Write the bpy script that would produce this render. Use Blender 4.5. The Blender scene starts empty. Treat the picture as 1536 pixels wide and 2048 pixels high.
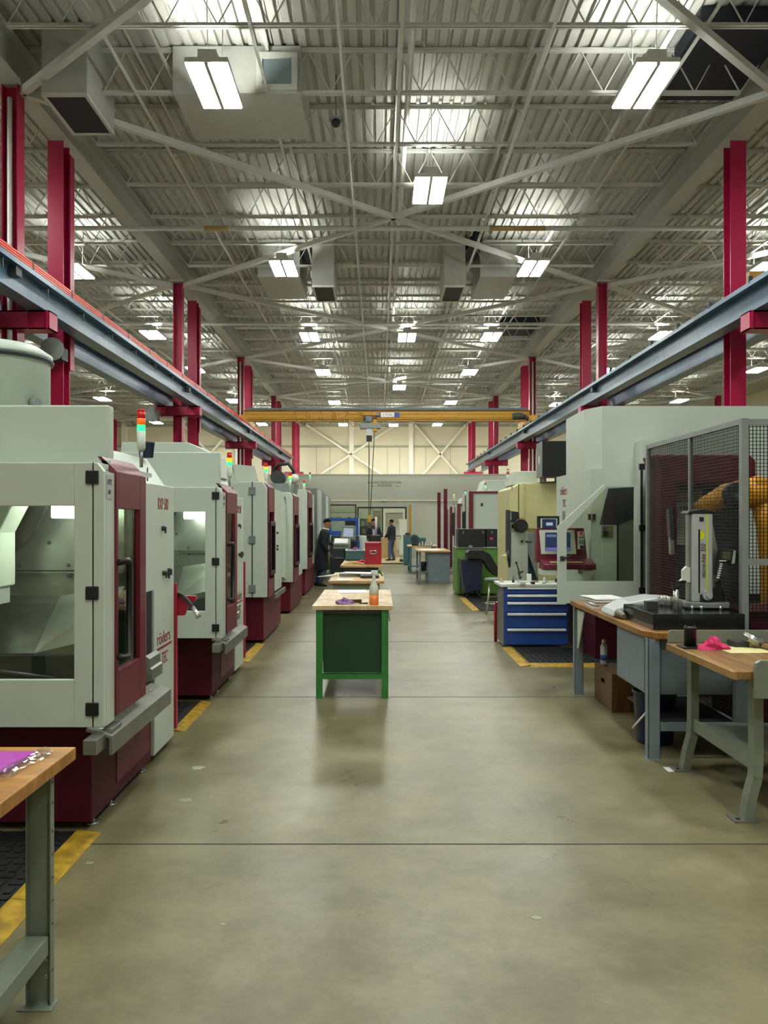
import bpy, math, random
from mathutils import Vector, Matrix
random.seed(7)
S = bpy.context.scene
COL = S.collection
R = math.radians
# ---------------------------------------------------------------- camera, world, exposure
F, EYE, VX, VY = 1640.0, 1.68, 758.0, 1040.0          # focal length in pixels, eye height, vanishing point
cam_data = bpy.data.cameras.new('camera')
cam = bpy.data.objects.new('camera', cam_data)
COL.objects.link(cam)
cam.location = (0, 0, EYE)
cam.rotation_euler = (R(90), 0, 0)
cam_data.sensor_fit = 'VERTICAL'
cam_data.sensor_height = 36
cam_data.lens = 36 * F / 2048
cam_data.shift_x = (768 - VX) / 2048
cam_data.shift_y = (VY - 1024) / 2048
cam_data.clip_start, cam_data.clip_end = 0.05, 200
S.camera = cam
w = bpy.data.worlds.new('hall_air')
S.world = w
w.use_nodes = True
w.node_tree.nodes['Background'].inputs[0].default_value = (0.72, 0.78, 0.72, 1)
w.node_tree.nodes['Background'].inputs[1].default_value = 0.008
S.view_settings.view_transform = 'Standard'
S.view_settings.look = 'None'
S.view_settings.gamma = 1
S.view_settings.use_curve_mapping = False
S.view_settings.exposure = 0.0
LENS_GLOW, TOP_GLOW, CABIN_GLOW = 80.0, 200.0, 24.0
S.cycles.use_denoising = True
S.cycles.caustics_reflective = False
S.cycles.caustics_refractive = False
S.cycles.sample_clamp_indirect = 6
S.cycles.max_bounces = 7
S.cycles.transparent_max_bounces = 12

def PX(px, d): return (px - VX) * d / F               # a bearing read off the photograph, at a distance in metres
def PZ(py, d): return EYE - (py - VY) * d / F

# ---------------------------------------------------------------- materials
def lin(c):
    return tuple((v / 12.92 if v <= 0.04045 else ((v + 0.055) / 1.055) ** 2.4) for v in c)
def rgb(h):
    h = h.lstrip('#')
    return lin(tuple(int(h[i:i + 2], 16) / 255 for i in (0, 2, 4)))
class NT:
    def __init__(s, m): s.t = m.node_tree; s.n = s.t.nodes
    def add(s, k, **kw):
        n = s.n.new(k)
        for a, v in kw.items(): setattr(n, a, v)
        return n
    def link(s, a, b): s.t.links.new(a, b)
def mat(name, hx, rough=0.5, metal=0.0, var=0.08, scale=6.0, bump=0.0, bscale=60.0, coat=0.0, emit=None, est=0.0, stretch=None, spec=None):
    m = bpy.data.materials.new(name)
    m.use_nodes = True
    t = NT(m)
    b = t.n['Principled BSDF']
    c = rgb(hx)
    b.inputs['Base Color'].default_value = (*c, 1)
    b.inputs['Roughness'].default_value = rough
    b.inputs['Metallic'].default_value = metal
    if spec is not None: b.inputs['Specular IOR Level'].default_value = spec
    if coat: b.inputs['Coat Weight'].default_value = coat
    if emit:
        b.inputs['Emission Color'].default_value = (*rgb(emit), 1)
        b.inputs['Emission Strength'].default_value = est
    tc = t.add('ShaderNodeTexCoord')
    src = tc.outputs['Object']
    if stretch:
        mp = t.add('ShaderNodeMapping')
        mp.inputs['Scale'].default_value = stretch
        t.link(src, mp.inputs['Vector']); src = mp.outputs['Vector']
    if var:
        nz = t.add('ShaderNodeTexNoise')
        nz.inputs['Scale'].default_value = scale
        nz.inputs['Detail'].default_value = 6
        t.link(src, nz.inputs['Vector'])
        rp = t.add('ShaderNodeValToRGB')
        rp.color_ramp.elements[0].position = 0.3
        rp.color_ramp.elements[1].position = 0.7
        rp.color_ramp.elements[0].color = (*[v * (1 - var) for v in c], 1)
        rp.color_ramp.elements[1].color = (*[min(1, v * (1 + var)) for v in c], 1)
        t.link(nz.outputs['Fac'], rp.inputs['Fac'])
        t.link(rp.outputs['Color'], b.inputs['Base Color'])
    if bump:
        n2 = t.add('ShaderNodeTexNoise')
        n2.inputs['Scale'].default_value = bscale
        t.link(src, n2.inputs['Vector'])
        bp = t.add('ShaderNodeBump')
        bp.inputs['Strength'].default_value = bump
        bp.inputs['Distance'].default_value = 0.01
        t.link(n2.outputs['Fac'], bp.inputs['Height'])
        t.link(bp.outputs['Normal'], b.inputs['Normal'])
    return m
def glow(name, hx, st):
    m = bpy.data.materials.new(name)
    m.use_nodes = True
    t = NT(m)
    for n in list(t.n): t.n.remove(n)
    e = t.add('ShaderNodeEmission'); o = t.add('ShaderNodeOutputMaterial')
    e.inputs[0].default_value = (*rgb(hx), 1)
    e.inputs[1].default_value = st
    t.link(e.outputs[0], o.inputs[0])
    return m
def pane(name, hx='#dfe8e0', gloss=0.1, rough=0.02):
    m = bpy.data.materials.new(name)
    m.use_nodes = True
    t = NT(m)
    for n in list(t.n): t.n.remove(n)
    o = t.add('ShaderNodeOutputMaterial'); mx = t.add('ShaderNodeMixShader')
    tr = t.add('ShaderNodeBsdfTransparent'); gl = t.add('ShaderNodeBsdfGlossy')
    tr.inputs[0].default_value = (*rgb(hx), 1)
    gl.inputs['Roughness'].default_value = rough
    mx.inputs[0].default_value = gloss
    t.link(tr.outputs[0], mx.inputs[1]); t.link(gl.outputs[0], mx.inputs[2]); t.link(mx.outputs[0], o.inputs[0])
    return m
def concrete():
    m = mat('polished_concrete', '#8a8672', 0.3, var=0)
    t = NT(m); b = t.n['Principled BSDF']
    tc = t.add('ShaderNodeTexCoord')
    def noise(s, d=8, rough=0.6):
        n = t.add('ShaderNodeTexNoise'); n.inputs['Scale'].default_value = s; n.inputs['Detail'].default_value = d
        n.inputs['Roughness'].default_value = rough
        t.link(tc.outputs['Object'], n.inputs['Vector']); return n.outputs['Fac']
    def ramp(src, p0, c0, p1, c1):
        r = t.add('ShaderNodeValToRGB'); e = r.color_ramp.elements
        e[0].position, e[1].position = p0, p1; e[0].color = (*c0, 1); e[1].color = (*c1, 1)
        t.link(src, r.inputs['Fac']); return r.outputs['Color']
    def mul(a, c, f=1.0):
        x = t.add('ShaderNodeMix', data_type='RGBA', blend_type='MULTIPLY'); x.inputs[0].default_value = f
        t.link(a, x.inputs[6]); t.link(c, x.inputs[7]); return x.outputs[2]
    base = ramp(noise(0.8, 10, 0.65), 0.36, rgb('#6d6648'), 0.64, rgb('#8f8767'))
    cloud = ramp(noise(2.7, 8, 0.7), 0.34, (0.70, 0.69, 0.66), 0.6, (1, 1, 1))
    fine = ramp(noise(28, 4), 0.3, (0.9, 0.9, 0.9), 0.7, (1.04, 1.04, 1.04))
    spots = ramp(noise(9.0, 2), 0.745, (1, 1, 1), 0.77, (0.74, 0.72, 0.68))
    t.link(mul(mul(mul(base, cloud), fine), spots), b.inputs['Base Color'])
    rr = ramp(noise(1.6, 6), 0.3, (0.27,) * 3, 0.7, (0.42,) * 3)
    t.link(rr, b.inputs['Roughness'])
    bp = t.add('ShaderNodeBump'); bp.inputs['Strength'].default_value = 0.04; bp.inputs['Distance'].default_value = 0.02
    t.link(noise(14, 5), bp.inputs['Height']); t.link(bp.outputs['Normal'], b.inputs['Normal'])
    b.inputs['Specular IOR Level'].default_value = 0.42
    return m
def butcher(name, a, c, along='x'):
    m = mat(name, a, 0.38, var=0)
    t = NT(m); b = t.n['Principled BSDF']
    tc = t.add('ShaderNodeTexCoord'); mp = t.add('ShaderNodeMapping')
    mp.inputs['Scale'].default_value = (2.2, 26, 6) if along == 'x' else (26, 2.2, 6)
    t.link(tc.outputs['Object'], mp.inputs['Vector'])
    v = t.add('ShaderNodeTexVoronoi', feature='F1'); v.inputs['Scale'].default_value = 1
    t.link(mp.outputs[0], v.inputs['Vector'])
    nz = t.add('ShaderNodeTexNoise'); nz.inputs['Scale'].default_value = 3; nz.inputs['Detail'].default_value = 8
    t.link(mp.outputs[0], nz.inputs['Vector'])
    st = t.add('ShaderNodeTexNoise'); st.inputs['Scale'].default_value = 5; st.inputs['Detail'].default_value = 6
    t.link(tc.outputs['Object'], st.inputs['Vector'])
    r = t.add('ShaderNodeValToRGB'); e = r.color_ramp.elements
    e[0].color = (*rgb(a), 1); e[1].color = (*rgb(c), 1); e[0].position, e[1].position = 0.25, 0.75
    mm = t.add('ShaderNodeMix', data_type='FLOAT'); mm.inputs[0].default_value = 0.5
    sp = t.add('ShaderNodeSeparateColor'); t.link(v.outputs['Color'], sp.inputs[0])
    t.link(sp.outputs[0], mm.inputs[2]); t.link(nz.outputs['Fac'], mm.inputs[3])
    t.link(mm.outputs[0], r.inputs['Fac'])
    r2 = t.add('ShaderNodeValToRGB'); e = r2.color_ramp.elements
    e[0].position, e[1].position = 0.33, 0.55; e[0].color = (0.62, 0.58, 0.52, 1); e[1].color = (1, 1, 1, 1)
    t.link(st.outputs['Fac'], r2.inputs['Fac'])
    x = t.add('ShaderNodeMix', data_type='RGBA', blend_type='MULTIPLY'); x.inputs[0].default_value = 0.8
    t.link(r.outputs[0], x.inputs[6]); t.link(r2.outputs[0], x.inputs[7]); t.link(x.outputs[2], b.inputs['Base Color'])
    return m
def paper_print(name, a, c, scale):
    m = mat(name, a, 0.6, var=0)
    t = NT(m); b = t.n['Principled BSDF']
    tc = t.add('ShaderNodeTexCoord'); v = t.add('ShaderNodeTexNoise'); v.inputs['Scale'].default_value = scale
    t.link(tc.outputs['Object'], v.inputs['Vector'])
    r = t.add('ShaderNodeValToRGB'); e = r.color_ramp.elements
    e[0].position, e[1].position = 0.38, 0.52; e[0].color = (*rgb(c), 1); e[1].color = (*rgb(a), 1)
    t.link(v.outputs['Fac'], r.inputs['Fac']); t.link(r.outputs[0], b.inputs['Base Color'])
    return m
MT = {}
def defm():
    q = MT
    q['floor'] = concrete()
    q['deck'] = mat('painted_deck', '#bcbcb8', 0.55, var=0.05, scale=2)
    q['joist'] = mat('painted_joist', '#cfcfca', 0.5, var=0.05)
    q['girder'] = mat('painted_girder', '#b0b1ac', 0.5, var=0.05)
    q['farwall'] = mat('cream_panel', '#e9e2c8', 0.6, var=0.03, scale=1)
    q['farsteel'] = mat('cream_steel', '#fbf8ea', 0.5, var=0.02)
    q['office'] = mat('grey_office_wall', '#b9bdae', 0.6, var=0.03, scale=1)
    q['crimson'] = mat('crimson_paint', '#a01240', 0.35, var=0.08, scale=3)
    q['runway'] = mat('blue_grey_steel', '#526a80', 0.33, var=0.15, scale=4)
    q['conductor'] = mat('orange_red_bar', '#e0452c', 0.4)
    q['yellow'] = mat('crane_yellow', '#bb8a1c', 0.45, var=0.1)
    q['white'] = mat('machine_white', '#c9d4c8', 0.42, var=0.03, scale=3)
    q['whiteb'] = mat('machine_white_gloss', '#d2d9cd', 0.4, var=0.02)
    q['cream'] = mat('machine_cream', '#d3cc97', 0.45, var=0.04)
    q['burg'] = mat('burgundy_paint', '#661a2f', 0.45, var=0.08, spec=0.25)
    q['burgd'] = mat('burgundy_door', '#6e1f34', 0.38, var=0.06)
    q['burgx'] = mat('dark_burgundy', '#4a1322', 0.55, var=0.1, spec=0.2)
    q['red'] = mat('signal_red', '#a81d36', 0.4, var=0.06)
    q['black'] = mat('black_plastic', '#161718', 0.45, var=0.1)
    q['gasket'] = mat('black_gasket', '#0c0c0d', 0.7, var=0)
    q['steel'] = mat('stainless_sheet', '#a9aca6', 0.33, 0.85, var=0.1, scale=3)
    q['steelw'] = mat('worn_steel_floor', '#7d807b', 0.36, 0.9, var=0.3, scale=5)
    q['alu'] = mat('brushed_aluminium', '#9fa19c', 0.4, 0.8, var=0.12)
    q['alup'] = mat('dull_aluminium', '#86867e', 0.5, 0.5, var=0.12)
    q['chrome'] = mat('polished_steel', '#d6d6d2', 0.24, 0.8, var=0.05)
    q['dark'] = mat('dark_grey_metal', '#33363a', 0.5, var=0.1)
    q['mid'] = mat('mid_grey_paint', '#7f8684', 0.5, var=0.08)
    q['benchgrey'] = mat('grey_green_paint', '#7f8779', 0.45, var=0.1)
    q['greyblue'] = mat('blue_grey_paint', '#7a8790', 0.45, var=0.08)
    q['teal'] = mat('teal_paint', '#3e6468', 0.45, var=0.1)
    q['green'] = mat('bench_green', '#2f7a35', 0.42, var=0.12, scale=4)
    q['greend'] = mat('deep_green_panel', '#143821', 0.5, var=0.12, scale=3)
    q['lime'] = mat('machine_green', '#5c8a38', 0.5, var=0.12)
    q['blue'] = mat('cabinet_blue', '#2b4f9e', 0.42, var=0.08)
    q['blued'] = mat('machine_blue', '#1d55a8', 0.4, var=0.06)
    q['navy'] = mat('navy_plastic', '#1b2444', 0.45, var=0.1)
    q['navyg'] = mat('navy_grille', '#171c2a', 0.6, var=0.15)
    q['mesh'] = mat('wire_mesh', '#1b1d1e', 0.5, 0.3, var=0)
    q['post'] = mat('galvanised_post', '#959c9c', 0.42, 0.35, var=0.08)
    q['robot'] = mat('robot_orange', '#dd9a18', 0.4, var=0.06)
    q['wood'] = butcher('butcher_block', '#b98b52', '#d2aa72', 'x')
    q['woodl'] = butcher('pale_butcher_block', '#c7a97f', '#dcc29a', 'y')
    q['woodo'] = butcher('oiled_maple_bench', '#a56f2e', '#c78c45', 'x')
    q['woodw'] = butcher('worn_bench_top', '#7e5a32', '#b08850', 'y')
    q['woodd'] = butcher('dark_maple_bench', '#875a28', '#ab793a', 'y')
    q['crate'] = butcher('stained_crate_wood', '#4a2f17', '#6a4520', 'y')
    q['granite'] = mat('black_granite', '#1c1d1e', 0.16, var=0.25, scale=120)
    q['rubber'] = mat('black_rubber', '#131416', 0.7, var=0.2, scale=12)
    q['yedge'] = mat('worn_yellow_edge', '#a9861c', 0.55, var=0.4, scale=14)
    q['paper'] = paper_print('printed_paper', '#eceae4', '#cfcfcb', 60)
    q['papers'] = mat('white_paper', '#efeeea', 0.6, var=0.02)
    q['ypaper'] = mat('pale_yellow_paper', '#e6dfa0', 0.6, var=0.03)
    q['pink'] = mat('pink_cloth', '#d8356f', 0.85, var=0.15, scale=25, bump=0.3)
    q['purple'] = mat('purple_cloth', '#86618f', 0.85, var=0.15, scale=25, bump=0.3)
    q['yrag'] = mat('yellow_rag', '#b59a4a', 0.85, var=0.2, scale=25, bump=0.3)
    q['magenta'] = mat('magenta_sheet', '#d24fd0', 0.5, var=0.08, scale=20)
    q['plastic'] = pane('clear_film', '#f4f4f4', 0.28, 0.12)
    q['glass'] = pane('machine_glass', '#e6ebe4', 0.06)
    q['glassd'] = pane('tinted_door_glass', '#a8b3a4', 0.16, 0.05)
    q['oglass'] = pane('office_glass', '#dfe6e2', 0.08)
    q['bottle'] = mat('translucent_plastic', '#d9dccb', 0.35, var=0.03)
    q['liquid'] = mat('orange_liquid', '#e8803a', 0.25, var=0.04)
    q['skin'] = mat('skin', '#a87458', 0.55, var=0.08, scale=20)
    q['hair'] = mat('dark_hair', '#120f0c', 0.9, var=0.2, scale=40, spec=0.1)
    q['coat'] = mat('dark_coat_cloth', '#151a24', 0.8, var=0.15, scale=15, bump=0.3)
    q['denim'] = mat('blue_denim', '#42536f', 0.8, var=0.2, scale=25, bump=0.2)
    q['shoe'] = mat('dark_shoe', '#1b1a1a', 0.5)
    q['grey'] = mat('light_grey_shirt', '#a9a9ac', 0.8, var=0.1)
    q['ink'] = mat('dark_ink', '#20221f', 0.6, var=0)
    q['inkred'] = mat('burgundy_ink', '#8f1734', 0.5, var=0)
    q['lamp'] = glow('lamp_lens', '#fafff8', LENS_GLOW)
    q['uplamp'] = glow('lamp_top', '#fbfff0', TOP_GLOW)
    q['cabin'] = glow('cabin_lamp', '#f7fff2', CABIN_GLOW)
    q['screen'] = glow('screen_light', '#b8c4d4', 0.75)
    q['screend'] = glow('screen_dark', '#3a4764', 0.6)
    q['sgreen'] = glow('signal_green', '#35f08a', 2.2)
    q['sred'] = mat('signal_lens_red', '#b01a1c', 0.3, emit='#c81a10', est=0.25)
    q['samber'] = mat('signal_lens_amber', '#e05a1c', 0.3, emit='#ff7a18', est=0.5)
    q['samberon'] = glow('signal_amber_lit', '#ffc21c', 1.6)
    q['lime2'] = mat('bright_lime', '#d6de1e', 0.45, var=0)
    q['silver'] = mat('silver_casing', '#b9bec0', 0.38, 0.2, var=0.05)
    q['tan'] = mat('tan_board', '#b59a68', 0.6, var=0.1)
    q['label'] = mat('blue_label', '#2d4d9c', 0.5, var=0)
    q['scuff'] = mat('pale_floor_scuff', '#9d9a88', 0.5, var=0.1, scale=40)
    q['joint'] = mat('dark_joint_sealant', '#3d3a30', 0.7, var=0.2)
defm()

# ---------------------------------------------------------------- mesh helpers
ORG = {}
class MB:
    def __init__(s, ox=0, oy=0, oz=0): s.v = []; s.f = []; s.sm = []; s.o = (ox, oy, oz)
    def add(s, vs, fs, smooth=False):
        o = len(s.v)
        s.v += [(p[0] + s.o[0], p[1] + s.o[1], p[2] + s.o[2]) for p in vs]
        for f in fs:
            s.f.append([i + o for i in f]); s.sm.append(smooth)
        return s
    def box(s, x0, x1, y0, y1, z0, z1):
        if x0 > x1: x0, x1 = x1, x0
        if y0 > y1: y0, y1 = y1, y0
        if z0 > z1: z0, z1 = z1, z0
        v = [(x, y, z) for z in (z0, z1) for y in (y0, y1) for x in (x0, x1)]
        return s.add(v, [(0, 2, 3, 1), (4, 5, 7, 6), (0, 1, 5, 4), (2, 6, 7, 3), (0, 4, 6, 2), (1, 3, 7, 5)])
    def bar(s, p, q, w, h=None, up=(0, 0, 1)):
        p, q, up = Vector(p), Vector(q), Vector(up)
        h = h or w
        d = (q - p).normalized()
        if abs(d.dot(up)) > 0.98: up = Vector((0, 1, 0))
        a = d.cross(up).normalized() * (w / 2)
        b = a.cross(d).normalized() * (h / 2)
        v = [c + i * a + j * b for c in (p, q) for j in (-1, 1) for i in (-1, 1)]
        return s.add(v, [(0, 1, 3, 2), (4, 6, 7, 5), (0, 4, 5, 1), (2, 3, 7, 6), (0, 2, 6, 4), (1, 5, 7, 3)])
    def cyl(s, p, q, r, r2=None, n=16, cap=True):
        return s.loft([p, q], [r, r if r2 is None else r2], n, cap)
    def loft(s, pts, rs, n=12, cap=True, up=(0, 0, 1), flat=1.0):
        pts = [Vector(p) for p in pts]
        up = Vector(up)
        k = len(pts); v = []; prev = None
        for i, p in enumerate(pts):
            d = (pts[min(i + 1, k - 1)] - pts[max(i - 1, 0)]).normalized()
            if prev is None:
                u = up if abs(d.dot(up)) < 0.95 else Vector((0, 1, 0))
                a = d.cross(u).normalized()
            else:
                a = (prev - d * prev.dot(d)).normalized()
            prev = a
            b = d.cross(a)
            r = rs[i]
            ra, rb = r if isinstance(r, tuple) else (r, r * flat)
            for j in range(n):
                t = 2 * math.pi * j / n
                v.append(p + a * (ra * math.cos(t)) + b * (rb * math.sin(t)))
        f = [(i * n + j, i * n + (j + 1) % n, (i + 1) * n + (j + 1) % n, (i + 1) * n + j) for i in range(k - 1) for j in range(n)]
        s.add(v, f, True)
        if cap:
            o = len(s.v) - len(v)
            s.f.append([o + j for j in reversed(range(n))]); s.sm.append(False)
            s.f.append([o + (k - 1) * n + j for j in range(n)]); s.sm.append(False)
        return s
    def tube(s, pts, r, n=8): return s.loft(pts, [r] * len(pts), n)
    def lathe(s, c, prof, n=20):
        v = []; k = len(prof)
        for r, z in prof:
            for j in range(n):
                t = 2 * math.pi * j / n
                v.append((c[0] + r * math.cos(t), c[1] + r * math.sin(t), c[2] + z))
        f = [(i * n + j, i * n + (j + 1) % n, (i + 1) * n + (j + 1) % n, (i + 1) * n + j) for i in range(k - 1) for j in range(n)]
        f += [tuple(reversed(range(n))), tuple((k - 1) * n + j for j in range(n))]
        return s.add(v, f, True)
    def ball(s, c, r, n=16):
        if not isinstance(r, tuple): r = (r, r, r)
        m = n // 2; v = []
        for i in range(m + 1):
            t = math.pi * i / m
            for j in range(n):
                u = 2 * math.pi * j / n
                v.append((c[0] + r[0] * max(math.sin(t), 1e-4) * math.cos(u), c[1] + r[1] * max(math.sin(t), 1e-4) * math.sin(u), c[2] - r[2] * math.cos(t)))
        f = [(i * n + j, i * n + (j + 1) % n, (i + 1) * n + (j + 1) % n, (i + 1) * n + j) for i in range(m) for j in range(n)]
        f += [tuple(reversed(range(n))), tuple(m * n + j for j in range(n))]
        return s.add(v, f, True)
    def prism(s, poly, axis, a, b):
        n = len(poly)
        def pt(p, c):
            return (c, p[0], p[1]) if axis == 'x' else (p[0], c, p[1]) if axis == 'y' else (p[0], p[1], c)
        v = [pt(p, a) for p in poly] + [pt(p, b) for p in poly]
        f = [tuple(reversed(range(n))), tuple(range(n, 2 * n))] + [(i, (i + 1) % n, n + (i + 1) % n, n + i) for i in range(n)]
        return s.add(v, f)
    def ringy(s, o, i, y0, y1):
        """plate facing the aisle end with one opening: o and i are (x0, x1, z0, z1)"""
        return s._ring(o, i, lambda a, b, c, d: s.box(a, b, y0, y1, c, d))
    def ringx(s, o, i, x0, x1):
        return s._ring(o, i, lambda a, b, c, d: s.box(x0, x1, a, b, c, d))
    def ringz(s, o, i, z0, z1):
        return s._ring(o, i, lambda a, b, c, d: s.box(a, b, c, d, z0, z1))
    def _ring(s, o, i, fn):
        fn(o[0], i[0], o[2], o[3]); fn(i[1], o[1], o[2], o[3])
        fn(i[0], i[1], o[2], i[2]); fn(i[0], i[1], i[3], o[3])
        return s
    def hsec(s, x, y, z0, z1, b, h, tf, tw, web='x'):
        """vertical H section; web='x': the web lies across X and the flanges face +-X"""
        if web == 'x':
            s.box(x - h / 2, x - h / 2 + tf, y - b / 2, y + b / 2, z0, z1); s.box(x + h / 2 - tf, x + h / 2, y - b / 2, y + b / 2, z0, z1)
            s.box(x - h / 2 + tf, x + h / 2 - tf, y - tw / 2, y + tw / 2, z0, z1)
        else:
            s.box(x - b / 2, x + b / 2, y - h / 2, y - h / 2 + tf, z0, z1); s.box(x - b / 2, x + b / 2, y + h / 2 - tf, y + h / 2, z0, z1)
            s.box(x - tw / 2, x + tw / 2, y - h / 2 + tf, y + h / 2 - tf, z0, z1)
        return s
    def ibeamy(s, x, y0, y1, z0, z1, b, tf, tw):
        s.box(x - b / 2, x + b / 2, y0, y1, z0, z0 + tf); s.box(x - b / 2, x + b / 2, y0, y1, z1 - tf, z1)
        return s.box(x - tw / 2, x + tw / 2, y0, y1, z0 + tf, z1 - tf)
    def build(s, name, m, parent=None, bevel=0.0, origin=None, seg=2):
        if isinstance(m, str): m = MT[m]
        if parent is not None: o = ORG.get(parent.name, Vector((0, 0, 0)))
        else: o = Vector(origin) if origin is not None else Vector((0, 0, 0))
        me = bpy.data.meshes.new(name)
        me.from_pydata([(p[0] - o.x, p[1] - o.y, p[2] - o.z) for p in s.v], [], s.f)
        me.polygons.foreach_set('use_smooth', s.sm)
        me.materials.append(m)
        me.update()
        ob = bpy.data.objects.new(name, me)
        COL.objects.link(ob)
        if parent is not None:
            ob.parent = parent
            ORG[ob.name] = o
        else:
            ob.location = o
            ORG[ob.name] = o
        if bevel:
            bv = ob.modifiers.new('edge', 'BEVEL'); bv.width = bevel; bv.segments = seg; bv.limit_method = 'ANGLE'; bv.angle_limit = R(40)
        return ob
def tag(o, label, cat, group=None):
    o['label'] = label; o['category'] = cat; o['kind'] = 'thing'
    if group: o['group'] = group
    return o
def thing(name, label, cat, loc=(0, 0, 0), group=None):
    o = bpy.data.objects.new(name, None)
    o.empty_display_size = 0.2
    COL.objects.link(o)
    o.location = loc
    ORG[o.name] = Vector(loc)
    return tag(o, label, cat, group)
def struct(o):
    o['kind'] = 'structure'; return o
def copy_tree(o, parent=None):
    c = o.copy(); COL.objects.link(c)
    if parent is not None: c.parent = parent
    ORG[c.name] = ORG.get(o.name, Vector((0, 0, 0)))
    for ch in [k for k in o.children]: copy_tree(ch, c)
    return c
def place(o, x, y, z=0, rz=0):
    o.location = (x, y, z); o.rotation_euler = (0, 0, rz); return o
def text(parent, name, s, size, loc, face, m, align='LEFT', sx=1.0, shear=0.0, depth=0.0012, rot=None):
    cu = bpy.data.curves.new(name, 'FONT')
    cu.body = s; cu.size = size; cu.align_x = align; cu.extrude = depth; cu.shear = shear
    t = bpy.data.objects.new('t', cu); COL.objects.link(t)
    dg = bpy.context.evaluated_depsgraph_get()
    me = bpy.data.meshes.new_from_object(t.evaluated_get(dg))
    bpy.data.objects.remove(t)
    me.materials.clear(); me.materials.append(MT[m])
    e = {'-y': (R(90), 0, 0), '+x': (R(90), 0, R(90)), '-x': (R(90), 0, R(-90)), '+y': (R(90), 0, R(180))}[face] if rot is None else rot
    from mathutils import Euler
    M = Euler(e).to_matrix().to_4x4() @ Matrix.Diagonal((sx, 1, 1, 1))
    me.transform(Matrix.Translation(Vector(loc) - ORG.get(parent.name, Vector((0, 0, 0)))) @ M)
    o = bpy.data.objects.new(name, me); COL.objects.link(o); o.parent = parent
    ORG[o.name] = ORG.get(parent.name, Vector((0, 0, 0)))
    return o
ORD = ['first', 'second', 'third', 'fourth', 'fifth', 'sixth', 'seventh', 'eighth', 'ninth', 'tenth']
# ================================================================ the hall
ZD, ZT, ZB = 9.28, 9.26, 8.53          # deck underside, joist top, joist bottom chord
XL, XR, BAY = -5.78, 6.42, 12.2
HX0, HX1, HY0, HY1 = XL - BAY - 4, XR + BAY + 4, -8.0, 60.0
struct(MB().box(HX0, HX1, HY0, HY1, -0.2, 0.0).build('floor', 'floor'))
def deck():
    b = MB(); p = 0.203; x = HX0; prof = []
    while x < HX1:
        prof += [(x, 0), (x + 0.118, 0), (x + 0.135, 0.055), (x + 0.186, 0.055)]; x += p
    prof.append((x, 0))
    n = len(prof); v = []
    for y in (HY0, HY1): v += [(q[0], y, ZD + q[1]) for q in prof]
    b.add(v, [(i, i + n, i + 1 + n, i + 1) for i in range(n - 1)])
    b.box(HX0, x, HY0, HY1, ZD + 0.2, ZD + 0.3)
    return b
struct(deck().build('ceiling', 'deck'))
# end walls and side walls
wb = MB().box(HX0, HX1, HY1, HY1 + 0.3, 0, ZD + 0.2)
struct(wb.build('wall_back', 'farwall'))
struct(MB().box(HX0 - 0.3, HX0, HY0, HY1, 0, ZD + 0.2).build('wall_left', 'farwall'))
struct(MB().box(HX1, HX1 + 0.3, HY0, HY1, 0, ZD + 0.2).build('wall_right', 'farwall'))
struct(MB().box(HX0, HX1, HY0 - 0.3, HY0, 0, ZD + 0.2).build('wall_front', 'farwall'))
g = MB()
for x in (-23, -18.6, -14.3, -10.3, -6.1, -2.0, 2.33, 6.6, 10.8, 15, 19.4): g.box(x - 0.17, x + 0.17, HY1 - 0.3, HY1, 0, ZD)
struct(g.build('trim_1', 'farsteel'))
g = MB().box(HX0, HX1, HY1 - 0.16, HY1, 7.0, 7.12).box(HX0, HX1, HY1 - 0.25, HY1, 8.5, 8.75)
struct(g.build('trim_2', mat('girt_grey', '#a9aa98', 0.6, var=0.03)))
g = MB()
for x in (-16, -13, -7.4, -4.6, -3.6, -0.7, 0.6, 1.5, 3.4, 5.2): g.box(x, x + 0.03, HY1 - 0.02, HY1, 0, 7)
struct(g.build('trim_3', mat('panel_seam', '#9d9b85', 0.7, var=0)))
for (xa, xb, ct, za, zb) in ((-5.3, 1.25, 'in the wide crossed pair behind the hoist', 4.3, 8.6), (2.6, 6.3, 'in the steep crossed pair near the bench-side runway', 4.3, 8.6), (-14.2, -10.4, 'in the pair beyond the machine-side runway', 4.3, 8.6), (10.9, 14.9, 'in the pair beyond the bench-side runway', 4.3, 8.6)):
    for q in (0, 1):
        a = MB().bar((xa, HY1 - 0.38, za if q else zb), (xb, HY1 - 0.38, zb if q else za), 0.24, 0.14)
        o = a.build('wall_brace', 'farsteel', origin=((xa + xb) / 2, HY1 - 0.38, 6.4))
        tag(o, 'cream end wall brace %s, %s' % ('rising benchward' if q else 'falling benchward', ct), 'brace', 'diagonal braces on the end wall')
# floor joints: straight sealed saw cuts with a real depth
k = 0
for y in (0.72, 4.25, 7.78, 11.31, 14.84, 18.37, 21.9, 25.4, 29.0, 32.5):
    k += 1
    struct(MB().box(-1.5 if y < 5 else -5.6, 6.2, y - 0.006, y + 0.006, -0.001, 0.0015).build('floor_joint', 'joint'))

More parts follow.
